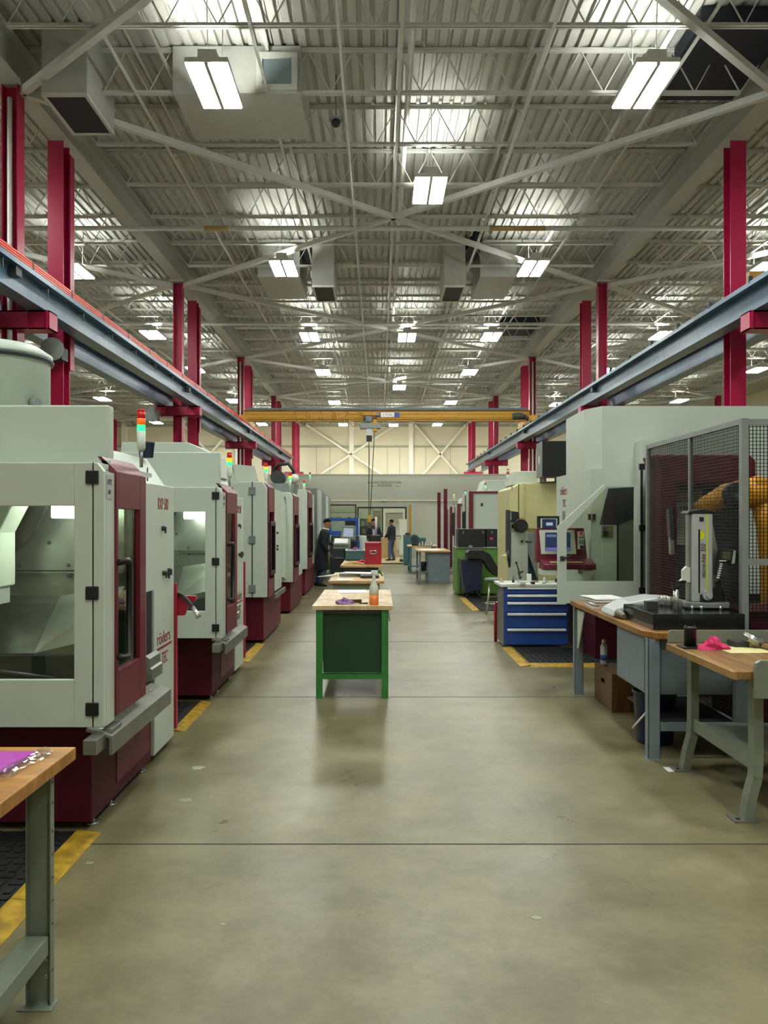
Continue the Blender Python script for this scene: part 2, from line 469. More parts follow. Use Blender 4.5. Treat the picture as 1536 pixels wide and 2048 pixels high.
# ---------------------------------------------------------------- roof steel
def joist_proto():
    r = thing('roof_joist', 'white open-web steel joist spanning under the corrugated roof deck', 'joist', (0, 0, 0), 'roof joists')
    L = BAY / 2 - 0.16
    t = MB().box(-L, L, -0.05, -0.012, ZT - 0.008, ZT).box(-L, L, 0.012, 0.05, ZT - 0.008, ZT)
    t.box(-L, L, -0.018, -0.012, ZT - 0.06, ZT - 0.012).box(-L, L, 0.012, 0.018, ZT - 0.06, ZT - 0.012)
    t.build('top_chord', 'joist', r)
    c = MB().box(-L + 0.45, L - 0.45, -0.045, -0.012, ZB, ZB + 0.008).box(-L + 0.45, L - 0.45, 0.012, 0.045, ZB, ZB + 0.008)
    c.box(-L + 0.45, L - 0.45, -0.018, -0.012, ZB + 0.012, ZB + 0.06).box(-L + 0.45, L - 0.45, 0.012, 0.018, ZB + 0.012, ZB + 0.06)
    c.build('bottom_chord', 'joist', r)
    wv = MB(); n = 15; st = (2 * L - 0.9) / n
    for i in range(n):
        x = -L + 0.45 + st * i
        wv.bar((x, 0, ZB + 0.03), (x + st / 2, 0, ZT - 0.03), 0.017)
        wv.bar((x + st / 2, 0, ZT - 0.03), (x + st, 0, ZB + 0.03), 0.017)
    for sx in (-1, 1): wv.bar((sx * (L - 0.45), 0, ZB + 0.03), (sx * L, 0, ZT - 0.03), 0.017)
    wv.build('web', 'joist', r)
    return r
jp = joist_proto(); used = False
MIDX = (XL + XR) / 2
for k in range(-2, 34):
    y = 0.6 + 1.8 * k
    if y > HY1 - 0.5: break
    for bx in (MIDX - BAY, MIDX, MIDX + BAY):
        if y < 4 and bx != MIDX: continue
        o = jp if not used else copy_tree(jp)
        used = True
        o.location = (bx, y, 0)
for bx, nm in ((XL, 'over the machine-side crane columns'), (XR, 'over the bench-side crane columns'), (XL - BAY, 'over the neighbouring hall beyond the machines'), (XR + BAY, 'over the neighbouring hall beyond the benches')):
    tag(MB().ibeamy(bx, HY0, HY1, 8.56, 9.2, 0.34, 0.025, 0.016).build('roof_girder', 'girder', origin=(bx, 20, 8.56)), 'deep white lengthwise roof girder ' + nm, 'girder', 'roof girders')
for i, x in enumerate((MIDX - 9.2, MIDX - 6.1 - 1.5, MIDX - 4.2, MIDX - 2.1, MIDX, MIDX + 2.1, MIDX + 4.2, MIDX + 7.6, MIDX + 9.2)):
    for zz, wd in ((ZB - 0.02, 'bottom'), (ZT - 0.1, 'top')):
        tag(MB().box(x - 0.025, x + 0.025, 0, HY1, zz - 0.006, zz).box(x - 0.003, x + 0.003, 0, HY1, zz, zz + 0.045).build('bridging_angle', 'joist', origin=(x, 20, zz)),
            'thin white bridging angle on the joist %s chords, %s from the machine side' % (wd, ORD[i]), 'bridging', 'joist bridging')
for x, z, r_, nm in ((0.5, 9.0, 0.05, 'thick conduit along the roof centre'), (-0.55, 8.42, 0.02, 'slim conduit beside the roof centre'), (2.6, 8.95, 0.03, 'slim conduit on the bench side of the roof'), (-3.4, 8.95, 0.03, 'slim conduit on the machine side of the roof'), (4.4, 9.0, 0.045, 'conduit next to the bench-side girder')):
    tag(MB().cyl((x, 2, z), (x, HY1, z), r_, n=8).build('conduit', 'joist', origin=(x, 20, z)), 'white ' + nm + ' running lengthwise under the deck', 'conduit', 'conduits under the roof')
for y, z, nm in ((18.95, 8.42, 'before the first brace crossing'), (28.2, 8.42, 'above the second row of ceiling units'), (40.0, 8.42, 'above the yellow crane bridge')):
    r = thing('sprinkler_pipe', 'white sprinkler pipe crossing the hall under the joists ' + nm, 'pipe', (MIDX, y, z), 'sprinkler pipes')
    MB().cyl((XL - 4, y, z), (XR + 4, y, z), 0.055, n=10).build('pipe', 'joist', r)
    if y < 20:
        for xx in (PX(430, y) - 0.25, PX(1030, y) - 0.6):
            MB().cyl((xx, y, z), (xx + (0.55 if xx < 0 else 1.3), y, z), 0.058, n=10).build('pipe_label', 'tan', r)
# cross bracing in the plane of the bottom chords
CY = [12.95 + 10.7 * k for k in range(-1, 5)]
for bx, nm in ((MIDX - BAY, 'hall beyond the machines'), (MIDX, 'central hall'), (MIDX + BAY, 'hall beyond the benches')):
    for k in range(len(CY) - 1):
        for q in (0, 1):
            if bx != MIDX and k == 0: continue
            xa, xb = bx - BAY / 2 + 0.15, bx + BAY / 2 - 0.15
            p, e = ((xa, CY[k], 8.44), (xb, CY[k + 1], 8.44)) if q else ((xb, CY[k], 8.44), (xa, CY[k + 1], 8.44))
            o = MB().bar(p, e, 0.11, 0.11).build('roof_brace', 'joist', origin=((p[0] + e[0]) / 2, (p[1] + e[1]) / 2, 8.44))
            tag(o, 'white roof cross brace, %s bay of the %s, slanting %s' % (ORD[k], nm, 'benchward' if q else 'machineward'), 'brace', 'roof cross braces')
# ---------------------------------------------------------------- crimson columns with their corbels
side = {XL: 'machine-side', XR: 'bench-side'}
for bx in (XL, XR):
    for k, y in enumerate(CY):
        if y < 5: continue
        n = ORD[k - 1]
        r = thing('building_column', '%s crimson roof column with a crane corbel, counted along the %s runway' % (n, side[bx]), 'column', (bx, y, 0), 'crimson roof columns')
        MB().hsec(bx, y, 0, 8.5, 0.26, 0.25, 0.016, 0.012, 'x').build('shaft', 'crimson', r)
        MB().box(bx - 0.2, bx + 0.2, y - 0.2, y + 0.2, 8.5, 8.56).build('cap_plate', 'girder', r)
        c = MB().box(bx - 0.64, bx + 0.64, y - 0.16, y - 0.145, 4.66, 4.95).box(bx - 0.64, bx + 0.64, y + 0.145, y + 0.16, 4.66, 4.95)
        c.box(bx - 0.64, bx + 0.64, y - 0.16, y + 0.16, 4.93, 4.95).box(bx - 0.64, bx + 0.64, y - 0.16, y + 0.16, 4.66, 4.68)
        c.box(bx - 0.64, bx - 0.625, y - 0.145, y + 0.145, 4.66, 4.95).box(bx + 0.625, bx + 0.64, y - 0.145, y + 0.145, 4.66, 4.95)
        for sx in (-0.6, -0.3, 0.3, 0.6): c.box(bx + sx - 0.01, bx + sx + 0.01, y - 0.19, y - 0.16, 4.66, 4.95)
        c.build('corbel', 'crimson', r)
        if k in (1, 3):
            MB().cyl((bx - 0.01 if bx < 0 else bx, y - 0.09, 0), (bx - 0.01 if bx < 0 else bx, y - 0.09, 8.3), 0.04, n=10).build('drain_pipe', 'joist', r)
        y2 = y + 1.85
        r = thing('crane_column', '%s plain crimson crane column, counted along the %s runway' % (n, side[bx]), 'column', (bx, y2, 0), 'crimson crane columns')
        MB().hsec(bx, y2, 0, 8.46, 0.28, 0.3, 0.018, 0.012, 'y').build('shaft', 'crimson', r)
        MB().box(bx + 0.16, bx + 0.19, y2 + 0.05, y2 + 0.25, 4.4, 8.3).build('edge_angle', 'crimson', r)
for sx, nm in ((XL - BAY, 'beyond the machines'), (XR + BAY, 'beyond the benches')):
    for k, y in enumerate(CY):
        if y > 20:
            tag(MB().hsec(sx, y, 0, 8.5, 0.26, 0.25, 0.016, 0.012, 'y').build('building_column', 'crimson', origin=(sx, y, 0)), 'distant crimson column in the neighbouring hall %s, %s of its row' % (nm, ORD[k - 2]), 'column', 'distant crimson columns')
# ---------------------------------------------------------------- crane runways
def runway(x, y1, nm, bars, inner):
    r = thing('crane_runway', 'long blue-grey crane runway beam on the %s' % nm, 'crane runway', (x, 0, 4.95), 'crane runway beams')
    MB().ibeamy(x, 1.0, y1, 4.95, 5.40, 0.27, 0.022, 0.014).build('beam', 'runway', r)
    MB().box(x - 0.17, x + 0.17, 1.0, y1, 5.402, 5.415).box(x - 0.17, x - 0.155, 1.0, y1, 5.34, 5.402).box(x + 0.155, x + 0.17, 1.0, y1, 5.34, 5.402).build('cap_channel', 'runway', r)
    MB().box(x - 0.02, x + 0.02, 1.0, y1, 5.416, 5.46).build('rail', 'dark', r)
    if inner:
        s = 1 if x < 0 else -1
        for i in range(int((y1 - 8) / 1.55)):
            yy = 8.2 + 1.55 * i
            MB().box(x + s * 0.02, x + s * 0.15, yy - 0.012, yy + 0.012, 5.30, 5.315).box(x + s * 0.135, x + s * 0.15, yy - 0.012, yy + 0.012, 5.17, 5.315).build('bracket', 'dark', r) if bars else \
                MB().box(x + s * 0.12, x + s * 0.18, yy - 0.02, yy + 0.02, 5.40, 5.50).build('rail_clip', 'dark', r)
        for yy in (12.95, 23.65, 34.35, 45.05):
            MB().box(x + s * 0.02, x + s * 0.13, yy - 1.2, yy - 1.0, 5.2, 5.33).build('junction_box', 'dark', r)
    if bars:
        for i in range(3):
            MB().box(x + 0.15, x + 0.17, 1.0, y1, 5.425 + 0.037 * i, 5.448 + 0.037 * i).build('conductor_bar', 'conductor', r)
        for i in range(int((y1 - 7) / 1.55)):
            yy = 7.6 + 1.55 * i
            MB().box(x + 0.135, x + 0.175, yy - 0.02, yy + 0.02, 5.412, 5.535).build('insulator', 'black', r)
runway(XL + 0.45, 49.5, 'machine side with orange conductor bars on top', True, True)
runway(XL - 0.45, 49.5, 'far side of the machine-side columns', False, False)
runway(XR - 0.45, 55.0, 'bench side of the central hall', False, True)
runway(XR + 0.45, 55.0, 'far side of the bench-side columns', False, False)
# ---------------------------------------------------------------- bridge cranes
def bridge(name, label, x0, x1, y, hoist):
    r = thing('bridge_crane', label, 'crane', ((x0 + x1) / 2, y, 5.6), None)
    m = MB().box(x0 - 0.1, x1 + 0.1, y - 0.16, y + 0.16, 5.66, 5.69).box(x0 - 0.1, x1 + 0.1, y - 0.16, y + 0.16, 6.06, 6.09).box(x0 - 0.1, x1 + 0.1, y - 0.012, y + 0.012, 5.69, 6.06)
    m.box(x0, x1, y - 0.17, y - 0.15, 5.78, 5.85).box(x0, x1, y - 0.17, y - 0.15, 5.93, 6.0).box(x0, x1, y - 0.14, y + 0.14, 5.72, 6.03)
    m.build('girder', 'yellow', r)
    MB().box(x0, x1, y - 0.21, y + 0.21, 6.09, 6.16).build('top_channel', 'runway', r)
    for x in (x0, x1):
        MB().box(x - 0.13, x + 0.13, y - 1.5, y + 1.5, 5.47, 5.72).build('end_truck', 'yellow', r, bevel=0.02)
        for yy in (y - 1.25, y + 1.25): MB().cyl((x - 0.04, yy, 5.55), (x + 0.04, yy, 5.55), 0.09).build('wheel', 'dark', r)
    s = 1 if x0 < 0 else -1
    MB().cyl((x1 - 0.75, y - 0.9, 5.75), (x1 - 0.3, y - 0.9, 5.75), 0.13).cyl((x1 - 0.3, y - 0.9, 5.75), (x1 - 0.1, y - 0.9, 5.62), 0.09).build('drive_motor', 'dark', r)
    return r
yb = 33.0
r = bridge('bridge_crane', 'yellow overhead bridge crane spanning the central hall with its hoist', XL + 0.45, XR - 0.45, yb, True)
fest = MB()
for i in range(7):
    xa = XL + 1.9 + i * 0.52
    pts = [(xa + 0.52 * t / 8, yb - 0.23, 6.05 - 0.5 * math.sin(math.pi * t / 8) - 0.03 * i * math.sin(math.pi * t / 8)) for t in range(9)]
    fest = MB().tube(pts, 0.013, 6); fest.build('festoon_loop', 'yellow', r)
hx = PX(741, yb)
MB().box(hx - 0.3, hx + 0.35, yb - 0.28, yb - 0.2, 5.86, 5.93).box(hx - 0.02, hx + 0.3, yb - 0.3, yb + 0.3, 5.50, 5.6).build('trolley_frame', 'yellow', r)
for xx in (hx - 0.2, hx + 0.2): MB().cyl((xx, yb - 0.2, 5.71), (xx, yb - 0.13, 5.71), 0.07).build('trolley_wheel', 'dark', r)
h = thing('electric_hoist', 'blue and grey electric chain hoist hanging from the yellow bridge crane', 'hoist', (hx, yb, 5.4))
MB().cyl((hx - 0.2, yb - 0.25, 5.7), (hx + 0.06, yb - 0.25, 5.7), 0.14).build('motor', 'greyblue', h)
MB().box(hx - 0.42, hx + 0.42, yb - 0.35, yb - 0.05, 5.32, 5.52).build('gear_housing', 'mid', h, bevel=0.03)
MB().box(hx + 0.1, hx + 0.26, yb - 0.34, yb - 0.1, 5.2, 5.7).build('cable_guide', 'yellow', h, bevel=0.03)
MB().box(hx - 0.15, hx + 0.05, yb - 0.32, yb - 0.1, 5.05, 5.32).build('chain_box', 'silver', h)
MB().box(hx - 0.16, hx + 0.06, yb - 0.33, yb - 0.09, 4.82, 5.05).build('chain_bag', 'black', h)
pl = thing('capacity_plate', 'pale capacity plate between two blue squares on the crane girder', 'sign', (PX(775, yb), yb - 0.18, 5.93))
xa, xb = PX(762, yb), PX(788, yb)
MB().box(xa, xb, yb - 0.19, yb - 0.17, 5.8, 5.98).build('plate', 'papers', pl)
for a_, b_ in ((PX(751, yb), PX(760, yb)), (PX(789, yb), PX(799, yb))): MB().box(a_, b_, yb - 0.19, yb - 0.17, 5.8, 5.98).build('side_square', 'label', pl)
text(pl, 'lettering', '2 TON', 0.13, ((xa + xb) / 2, yb - 0.192, 5.85), '-y', 'ink', 'CENTER')
# pendant cables hang to the hook beside the red tool chest
hk = PX(739, yb); zh = PZ(1050, yb)
hook = thing('crane_hook', 'black hook block on long thin cables under the hoist', 'hook', (hx, yb - 0.2, zh))
for a_, b_ in ((hx - 0.06, hk - 0.02), (hx + 0.16, hk + 0.03)): MB().cyl((a_, yb - 0.2, 4.9 if a_ < hx else 5.25), (b_, yb - 0.2, zh + 0.35), 0.014, n=6).build('cable', 'gasket', hook)
MB().box(hk - 0.06, hk + 0.06, yb - 0.26, yb - 0.14, zh + 0.1, zh + 0.4).build('hook_block', 'yellow', hook, bevel=0.02)
MB().tube([(hk, yb - 0.2, zh + 0.1), (hk, yb - 0.2, zh), (hk + 0.05, yb - 0.2, zh - 0.06), (hk, yb - 0.2, zh - 0.12), (hk - 0.06, yb - 0.2, zh - 0.08)], 0.018).build('hook', 'dark', hook)
bridge('bridge_crane', 'second yellow bridge crane seen beyond the bench-side runway', XR + 0.45, XR + BAY - 0.5, 36.0, False)
def stub(x0, x1, y, lab):
    r = thing('bridge_crane', lab, 'crane', ((x0 + x1) / 2, y, 5.6))
    MB().box(x0, x1, y - 0.2, y + 0.2, 5.7, 6.3).build('girder', 'yellow', r)
    MB().box(min(x0, x1, key=abs) - 0.13, min(x0, x1, key=abs) + 0.13, y - 1.2, y + 1.2, 5.47, 5.7).build('end_truck', 'yellow', r)
stub(XL - 0.45, XL - BAY + 0.5, 16.2, 'yellow bridge crane end showing behind the first plain machine-side column')
stub(XR + 0.45, XR + BAY - 0.5, 15.4, 'yellow bridge crane end showing behind the first plain bench-side column')
for bx, y, lab in ((XL, 14.6, 'grey horn loudspeaker on the first machine-side crane column'), (XL, 23.4, 'grey horn loudspeaker on the second machine-side roof column corbel')):
    s = thing('horn_loudspeaker', lab, 'loudspeaker', (bx, y, 4.7))
    dx = 0.12 if y < 20 else -0.6
    MB().loft([(bx + dx, y - 0.2, 4.6), (bx + dx + 0.05, y - 0.4, 4.6), (bx + dx + 0.08, y - 0.6, 4.6)], [0.05, 0.09, 0.2], 14).build('horn', 'mid', s)
    MB().box(bx + dx - 0.1, bx + dx + 0.1, y - 0.22, y + 0.065, 4.5, 4.72).build('driver_box', 'dark', s)
# ---------------------------------------------------------------- ceiling units
def unit(label, x0, x1, y0, y1, zb, front=None, bottom=False, group='ceiling air units', cat='air unit'):
    r = thing('ceiling_air_unit', label, cat, ((x0 + x1) / 2, (y0 + y1) / 2, zb), group)
    MB().box(x0, x1, y0, y1, zb, ZD - 0.02).build('casing', 'girder', r, bevel=0.01)
    if front:
        a, b_, c, d = front
        MB().ringy((a, b_, c, d), (a + 0.09, b_ - 0.09, c + 0.09, d - 0.09), y0 - 0.07, y0).build('grille_frame', 'joist', r)
        MB().box(a + 0.09, b_ - 0.09, y0 - 0.03, y0, c + 0.09, d - 0.09).build('grille', 'greyblue', r)
    if bottom:
        MB().ringz((x0, x1, y0, y1), (x0 + 0.05, x1 - 0.05, y0 + 0.05, y1 - 0.05), zb - 0.05, zb).build('diffuser_frame', 'joist', r)
        MB().box(x0 + 0.05, x1 - 0.05, y0 + 0.05, y1 - 0.05, zb - 0.03, zb).build('diffuser', 'navyg', r)
    return r
unit('white duct drop with a dark open bottom beside the machine-side girder', -5.15, -4.45, 12.5, 13.8, 8.2, None, True)
unit('wide white ceiling air unit with a square front grille behind the first lamp', -3.3, -1.25, 13.1, 14.7, 8.5, (-1.95, -1.3, 8.52, 9.12))
unit('dark-bottomed duct drop in the second group, machine side of centre', -1.8, -1.2, 22.0, 23.5, 7.98, None, True)
unit('plain white air unit in the second group, machine side', -3.3, -2.15, 22.3, 24.6, 8.3)
unit('dark-bottomed duct drop in the second group, bench side of centre', 1.75, 2.32, 22.0, 23.5, 7.98, None, True)
unit('plain white air unit in the second group, bench side', 2.75, 3.75, 22.3, 24.6, 8.3)
def opening(lab, x0, x1, y0, y1):
    tag(MB().box(x0, x1, y0, y1, 9.0, ZD - 0.02).build('roof_vent_hood', 'navyg', origin=((x0 + x1) / 2, y0, 9.0)), lab, 'vent', 'dark roof vents')
opening('dark roof vent hood by the bench-side girder behind the first bench-side lamp', 4.75, 6.15, 12.1, 14.3)
opening('small dark roof vent hood beside the plain unit, machine side of the second group', -2.1, -1.85, 22.2, 23.8)
opening('dark roof vent hood between the bench-side units of the second group', 2.4, 2.72, 21.6, 23.2)
opening('dark roof vent hood beyond the second group by the bench-side girder', 4.5, 6.0, 30.6, 32.6)
unit('pale grey air unit behind the first bench-side lamp', 4.3, 4.72, 13.2, 14.6, 8.8)
cm = thing('ceiling_camera', 'small dark camera under the deck behind the first pair of lamps', 'camera', (PX(672, 14), 14, 8.45))
MB().box(PX(672, 14) - 0.12, PX(672, 14) + 0.12, 13.95, 14.05, 8.5, 8.56).cyl((PX(672, 14), 14, 8.56), (PX(672, 14), 14, 9.28), 0.015, n=6).build('bracket', 'mid', cm)
MB().ball((PX(672, 14), 14, 8.46), 0.08).build('dome', 'black', cm)
# ---------------------------------------------------------------- high bay lamps
def lamp_proto():
    r = thing('high_bay_lamp', 'twin-lens fluorescent high bay lamp', 'lamp', (0, 0, 0), 'high bay lamps')
    MB().box(-0.30, 0.30, -0.63, 0.63, 0.03, 0.10).box(-0.025, 0.025, -0.62, 0.62, 0.0, 0.03).build('housing', 'joist', r)
    for s in (-1, 1): MB().box(s * 0.03, s * 0.29, -0.6, 0.6, 0.0, 0.03).build('lens', 'lamp', r)
    MB().box(-0.05, 0.05, -0.5, 0.5, 0.102, 0.106).build('top_slot', 'uplamp', r)
    MB().ringz((-0.13, 0.13, -0.58, 0.58), (-0.12, 0.12, -0.57, 0.57), 0.1, 0.24).build('top_baffle', 'joist', r)
    for yy in (-0.5, 0.5): MB().cyl((0, yy, 0.1), (0, yy * 1.2, ZD - 8.0), 0.008, n=6).build('hanger', 'joist', r)
    return r
LP = lamp_proto(); first = True
rows = [(-2.4, 'machine-side row of the central hall', [-3.5, 4.1, 12.0, 20.7, 28.4, 35.2, 44.3, 54.6]),
        (0.97, 'centre row of the central hall', [0.2, 8.0, 15.8, 28.5, 39.2, 54.8]),
        (3.88, 'bench-side row of the central hall', [-3.5, 4.1, 12.0, 20.7, 28.4, 35.2, 44.3, 54.6]),
        (-7.75, 'first row beyond the machine-side columns', [12.5, 20.9, 28.1, 34.6, 43.7, 54.4]),
        (-11.45, 'second row beyond the machine-side columns', [16, 27.2, 38.3, 54.2]),
        (-14.5, 'third row beyond the machine-side columns', [12, 22, 34.1, 43, 53.4]),
        (9.75, 'first row beyond the bench-side columns', [12.5, 20.8, 28.2, 34.9, 45, 54.4]),
        (12.95, 'second row beyond the bench-side columns', [16, 28.2, 38.7, 54.2]),
        (16.0, 'third row beyond the bench-side columns', [12, 22, 34.7, 43.7, 53])]
for x, nm, ys in rows:
    vis = 0
    for y in ys:
        o = LP if first else copy_tree(LP)
        first = False
        o.location = (x, y, 8.0)
        if y < 11: o['label'] = 'high bay lamp overhead, %s, %s' % (nm, 'behind the viewer' if y < 0 else 'before the first visible ones'); continue
        o['label'] = 'bright high bay lamp, %s along the %s' % (ORD[vis], nm); vis += 1
# ================================================================ the row of milling machines beside the aisle
def signal_light(x, y, z0, zl, label, lit, small=False):
    """signal tower on its pole: z0 foot, zl underside of the lamp stack"""
    r = thing('signal_tower', label, 'signal light', (x, y, z0), 'machine signal towers')
    MB().cyl((x, y, z0), (x, y, zl - 0.05), 0.011, n=8).build('pole', 'alu', r)
    MB().lathe((x, y, zl - 0.07), [(0.016, 0), (0.026, 0.02), (0.026, 0.12)], 14).build('base', 'whiteb', r)
    hs = 0.04
    for i, (nm, m) in enumerate(lit):
        MB().lathe((x, y, zl + 0.05 + i * hs), [(0.0255, 0), (0.0255, hs - 0.002)], 14).build('lens', m, r)
    MB().lathe((x, y, zl + 0.05 + len(lit) * hs), [(0.026, 0), (0.024, 0.012), (0.004, 0.016)], 14).build('cap', 'sred' if not small else 'dark', r)
    return r
GRN = [('g', 'sgreen'), ('a', 'samber'), ('r', 'sred')]
GYR = [('g', 'sgreen'), ('a', 'samberon'), ('r', 'sred')]
G_R = [('g', 'sgreen'), ('r', 'sred')]
OFF = [('r', 'sred'), ('d', 'whiteb')]

def logo(r, x, y, z, k=1.0):
    text(r, 'lettering', 'röders', 0.125 * k, (x, y, z), '+x', 'inkred', sx=1.08)
    MB().box(x, x + 0.002, y, y + 0.40 * k, z - 0.035 * k, z - 0.02 * k).build('logo_line', 'inkred', r)
    text(r, 'lettering', 'TEC', 0.12 * k, (x, y + 0.12 * k, z - 0.15 * k), '+x', 'inkred', sx=0.75, shear=0.2)

def mill_lit(X0, Y0, label, tall):
    """enclosed mill with a big lit window facing the bench end and a burgundy sliding door facing the aisle"""
    r = thing('milling_machine', label, 'milling machine', (X0, Y0, 0), None)
    m = lambda: MB(X0, Y0, 0)
    W = -1.95
    m().box(W, -0.135, 0.2, 1.36, 0.05, 0.62).box(W + 0.1, -0.25, 0.3, 1.3, 0.02, 0.05).build('base', 'burgx', r, bevel=0.008)
    m().prism([(0.62, 0.13), (1.3, 0.13), (1.3, 0.42), (0.62, 0.36)], 'x', -0.135, -0.131).build('base_panel', 'burg', r)
    for yy in (0.32, 0.62, 1.25):
        m().cyl((-0.17, yy, 0.0), (-0.17, yy, 0.012), 0.035, n=12).cyl((-0.17, yy, 0.012), (-0.17, yy, 0.07), 0.011, n=8).build('levelling_foot', 'chrome', r)
    # front: fixed panel strip, hinged door with the window
    m().prism([(-0.055, 0.612), (0, 0.612), (0, 1.93), (-0.035, 1.975), (-0.055, 1.975)], 'y', 0, 0.04).build('front_post', 'white', r, bevel=0.004)
    d = m().ringy((W, -0.062, 0.612, 1.976), (W + 0.08, -0.155, 0.857, 1.752), 0, 0.035).build('front_door', 'white', r, bevel=0.004)
    m().box(W + 0.07, -0.145, 0.02, 0.026, 0.847, 1.762).build('pane', 'glass', d)
    for z in (0.707, 1.305, 1.9): m().box(-0.092, -0.026, -0.014, 0.0, z - 0.034, z + 0.034).build('hinge', 'black', r, bevel=0.004)
    m().box(-0.062, -0.055, 0.01, 0.03, 0.612, 1.976).build('door_seam', 'gasket', r)
    # aisle side: white post, burgundy sliding door with glass and handle
    m().prism([(0.041, 0.612), (0.165, 0.612), (0.165, 1.93), (0.041, 1.93)], 'x', -0.03, 0.0).build('side_post', 'white', r)
    m().box(W, -0.03, 0.165, 0.19, 1.93, 2.0).build('roof_lip', 'white', r)
    dr = m().ringx((0.165, 0.72, 0.63, 1.94), (0.20, 0.60, 0.87, 1.74), -0.03, 0.012).build('sliding_door', 'burgd', r, bevel=0.004)
    m().prism([(0.012, 1.94), (-0.07, 2.02), (-0.09, 2.02), (-0.03, 1.94)], 'y', 0.165, 0.72).build('door_hood', 'burgd', dr)
    m().box(-0.02, -0.012, 0.19, 0.61, 0.86, 1.75).build('pane', 'glassd', dr)
    m().tube([(0.0, 0.185, 1.45), (0.05, 0.185, 1.46), (0.055, 0.22, 1.46), (0.055, 0.25, 1.44), (0.055, 0.25, 0.96), (0.055, 0.22, 0.94), (0.05, 0.185, 0.94), (0.0, 0.185, 0.95)], 0.018, 8).build('handle', 'black', dr)
    pl = m().box(0.0, 0.004, 0.03, 0.125, 1.79, 1.915).build('nameplate', 'silver', r)
    text(pl, 'lettering', 'A292', 0.042, (X0 + 0.0045, Y0 + 0.038, 1.865), '+x', 'ink', sx=0.75, depth=0.0006)
    text(pl, 'lettering', '500', 0.034, (X0 + 0.0045, Y0 + 0.05, 1.815), '+x', 'ink', sx=0.75, depth=0.0006)
    # aluminium chip channel under the door
    m().prism([(-0.1, 0.60), (-0.03, 0.585), (0.035, 0.56), (0.035, 0.465), (0.02, 0.465), (0.02, 0.55), (-0.03, 0.57), (-0.1, 0.585)], 'y', 0.02, 1.22).build('door_track', 'alup', r)
    m().box(-0.07, 0.0, -0.11, 0.05, 0.50, 0.575).box(-0.05, 0.025, 0.06, 0.22, 0.568, 0.592).build('track_end', 'alu', r, bevel=0.003)
    for yy in (0.3, 0.48, 0.66, 0.84, 1.02): m().cyl((-0.045, yy, 0.58), (-0.045, yy, 0.6), 0.008, n=8).build('track_screw', 'chrome', r)
    # body behind the cabin, electrical cabinet, roof boxes
    m().box(-1.9, -0.145, 0.9, 1.0, 0.62, 1.98).box(W, W + 0.03, 0.04, 1.0, 0.62, 1.98).box(W, -0.03, 0.04, 1.0, 1.95, 1.976).build('cabin_shell', 'white', r)
    m().prism([(1.2, 0.68), (1.44, 0.68), (1.44, 0.05), (1.98, 0.05), (1.98, 1.93), (1.2, 1.93)], 'x', -0.65, -0.135).build('cabinet', 'white', r, bevel=0.006)
    m().box(-0.134, -0.131, 1.24, 1.36, 0.78, 1.2).build('recess', 'gasket', r)
    m().box(-0.134, -0.131, 1.36, 1.41, 0.78, 1.2).build('recess_post', 'mid', r)
    m().prism([(-0.13, 0.78), (-0.10, 0.76), (-0.10, 0.70), (-0.085, 0.69), (-0.085, 0.62), (-0.13, 0.6)], 'y', 1.2, 1.46).build('telescopic_cover', 'alu', r)
    m().prism([(-1.9, 1.93), (-0.2, 1.93), (-0.34, 2.14), (-1.9, 2.14)], 'y', 0.95, 1.98).build('roof_hood', 'white', r, bevel=0.005)
    m().box(W, -0.10, 0.38, 0.47, 1.976, 2.325).build('roof_box', 'white', r, bevel=0.01)
    if tall: m().prism([(-1.35, 2.14), (-0.3, 2.14), (-0.34, 2.38), (-0.6, 2.5), (-1.3, 2.5)], 'y', 1.25, 1.98).build('rear_hood', 'white', r, bevel=0.006)
    m().box(-0.134, -0.128, 1.25, 1.262, 1.94, 2.03).build('cable_gland', 'black', r)
    text(r, 'lettering', 'RXP 500', 0.118, (X0 - 0.134, Y0 + 1.52, 1.755), '+x', 'inkred', sx=0.68)
    logo(r, X0 - 0.134, Y0 + 1.5, 0.80)
    for yy, z in ((1.64, 1.62), (1.66, 1.30), (1.74, 1.29), (1.80, 1.31)): m().cyl((-0.134, yy, z), (-0.115, yy, z), 0.018, n=10).box(-0.115, -0.105, yy - 0.01, yy + 0.012, z - 0.035, z + 0.01).build('cabinet_lock', 'dark', r)
    m().box(-0.16, -0.12, 1.99, 2.03, 0.1, 1.2).build('corner_rail', 'red', r)
    # inside the cabin
    i_ = m().box(-1.9, -0.16, 0.86, 0.89, 0.62, 1.36).box(-1.9, -0.16, 0.838, 0.86, 1.352, 1.362)
    i_.prism([(-1.9, 1.37), (-0.16, 1.37), (-0.16, 1.94), (-1.9, 1.94)], 'y', 0.845, 0.885)
    i_.build('cabin_back', 'steel', r)
    m().prism([(-1.9, 1.2), (-1.2, 1.2), (-0.81, 1.445), (-0.656, 1.575), (-0.566, 1.764), (-0.53, 1.94), (-1.9, 1.94)], 'y', 0.66, 0.70).build('bellows', 'black', r)
    m().add([(-1.9, 0.33, 0.94), (-0.50, 0.33, 0.94), (-0.56, 0.86, 1.21), (-1.9, 0.86, 1.21), (-1.9, 0.33, 0.92), (-0.50, 0.33, 0.92), (-0.56, 0.86, 1.19), (-1.9, 0.86, 1.19)], [(0, 1, 2, 3), (7, 6, 5, 4), (0, 4, 5, 1), (1, 5, 6, 2), (2, 6, 7, 3), (3, 7, 4, 0)]).build('chip_slope', 'steelw', r)
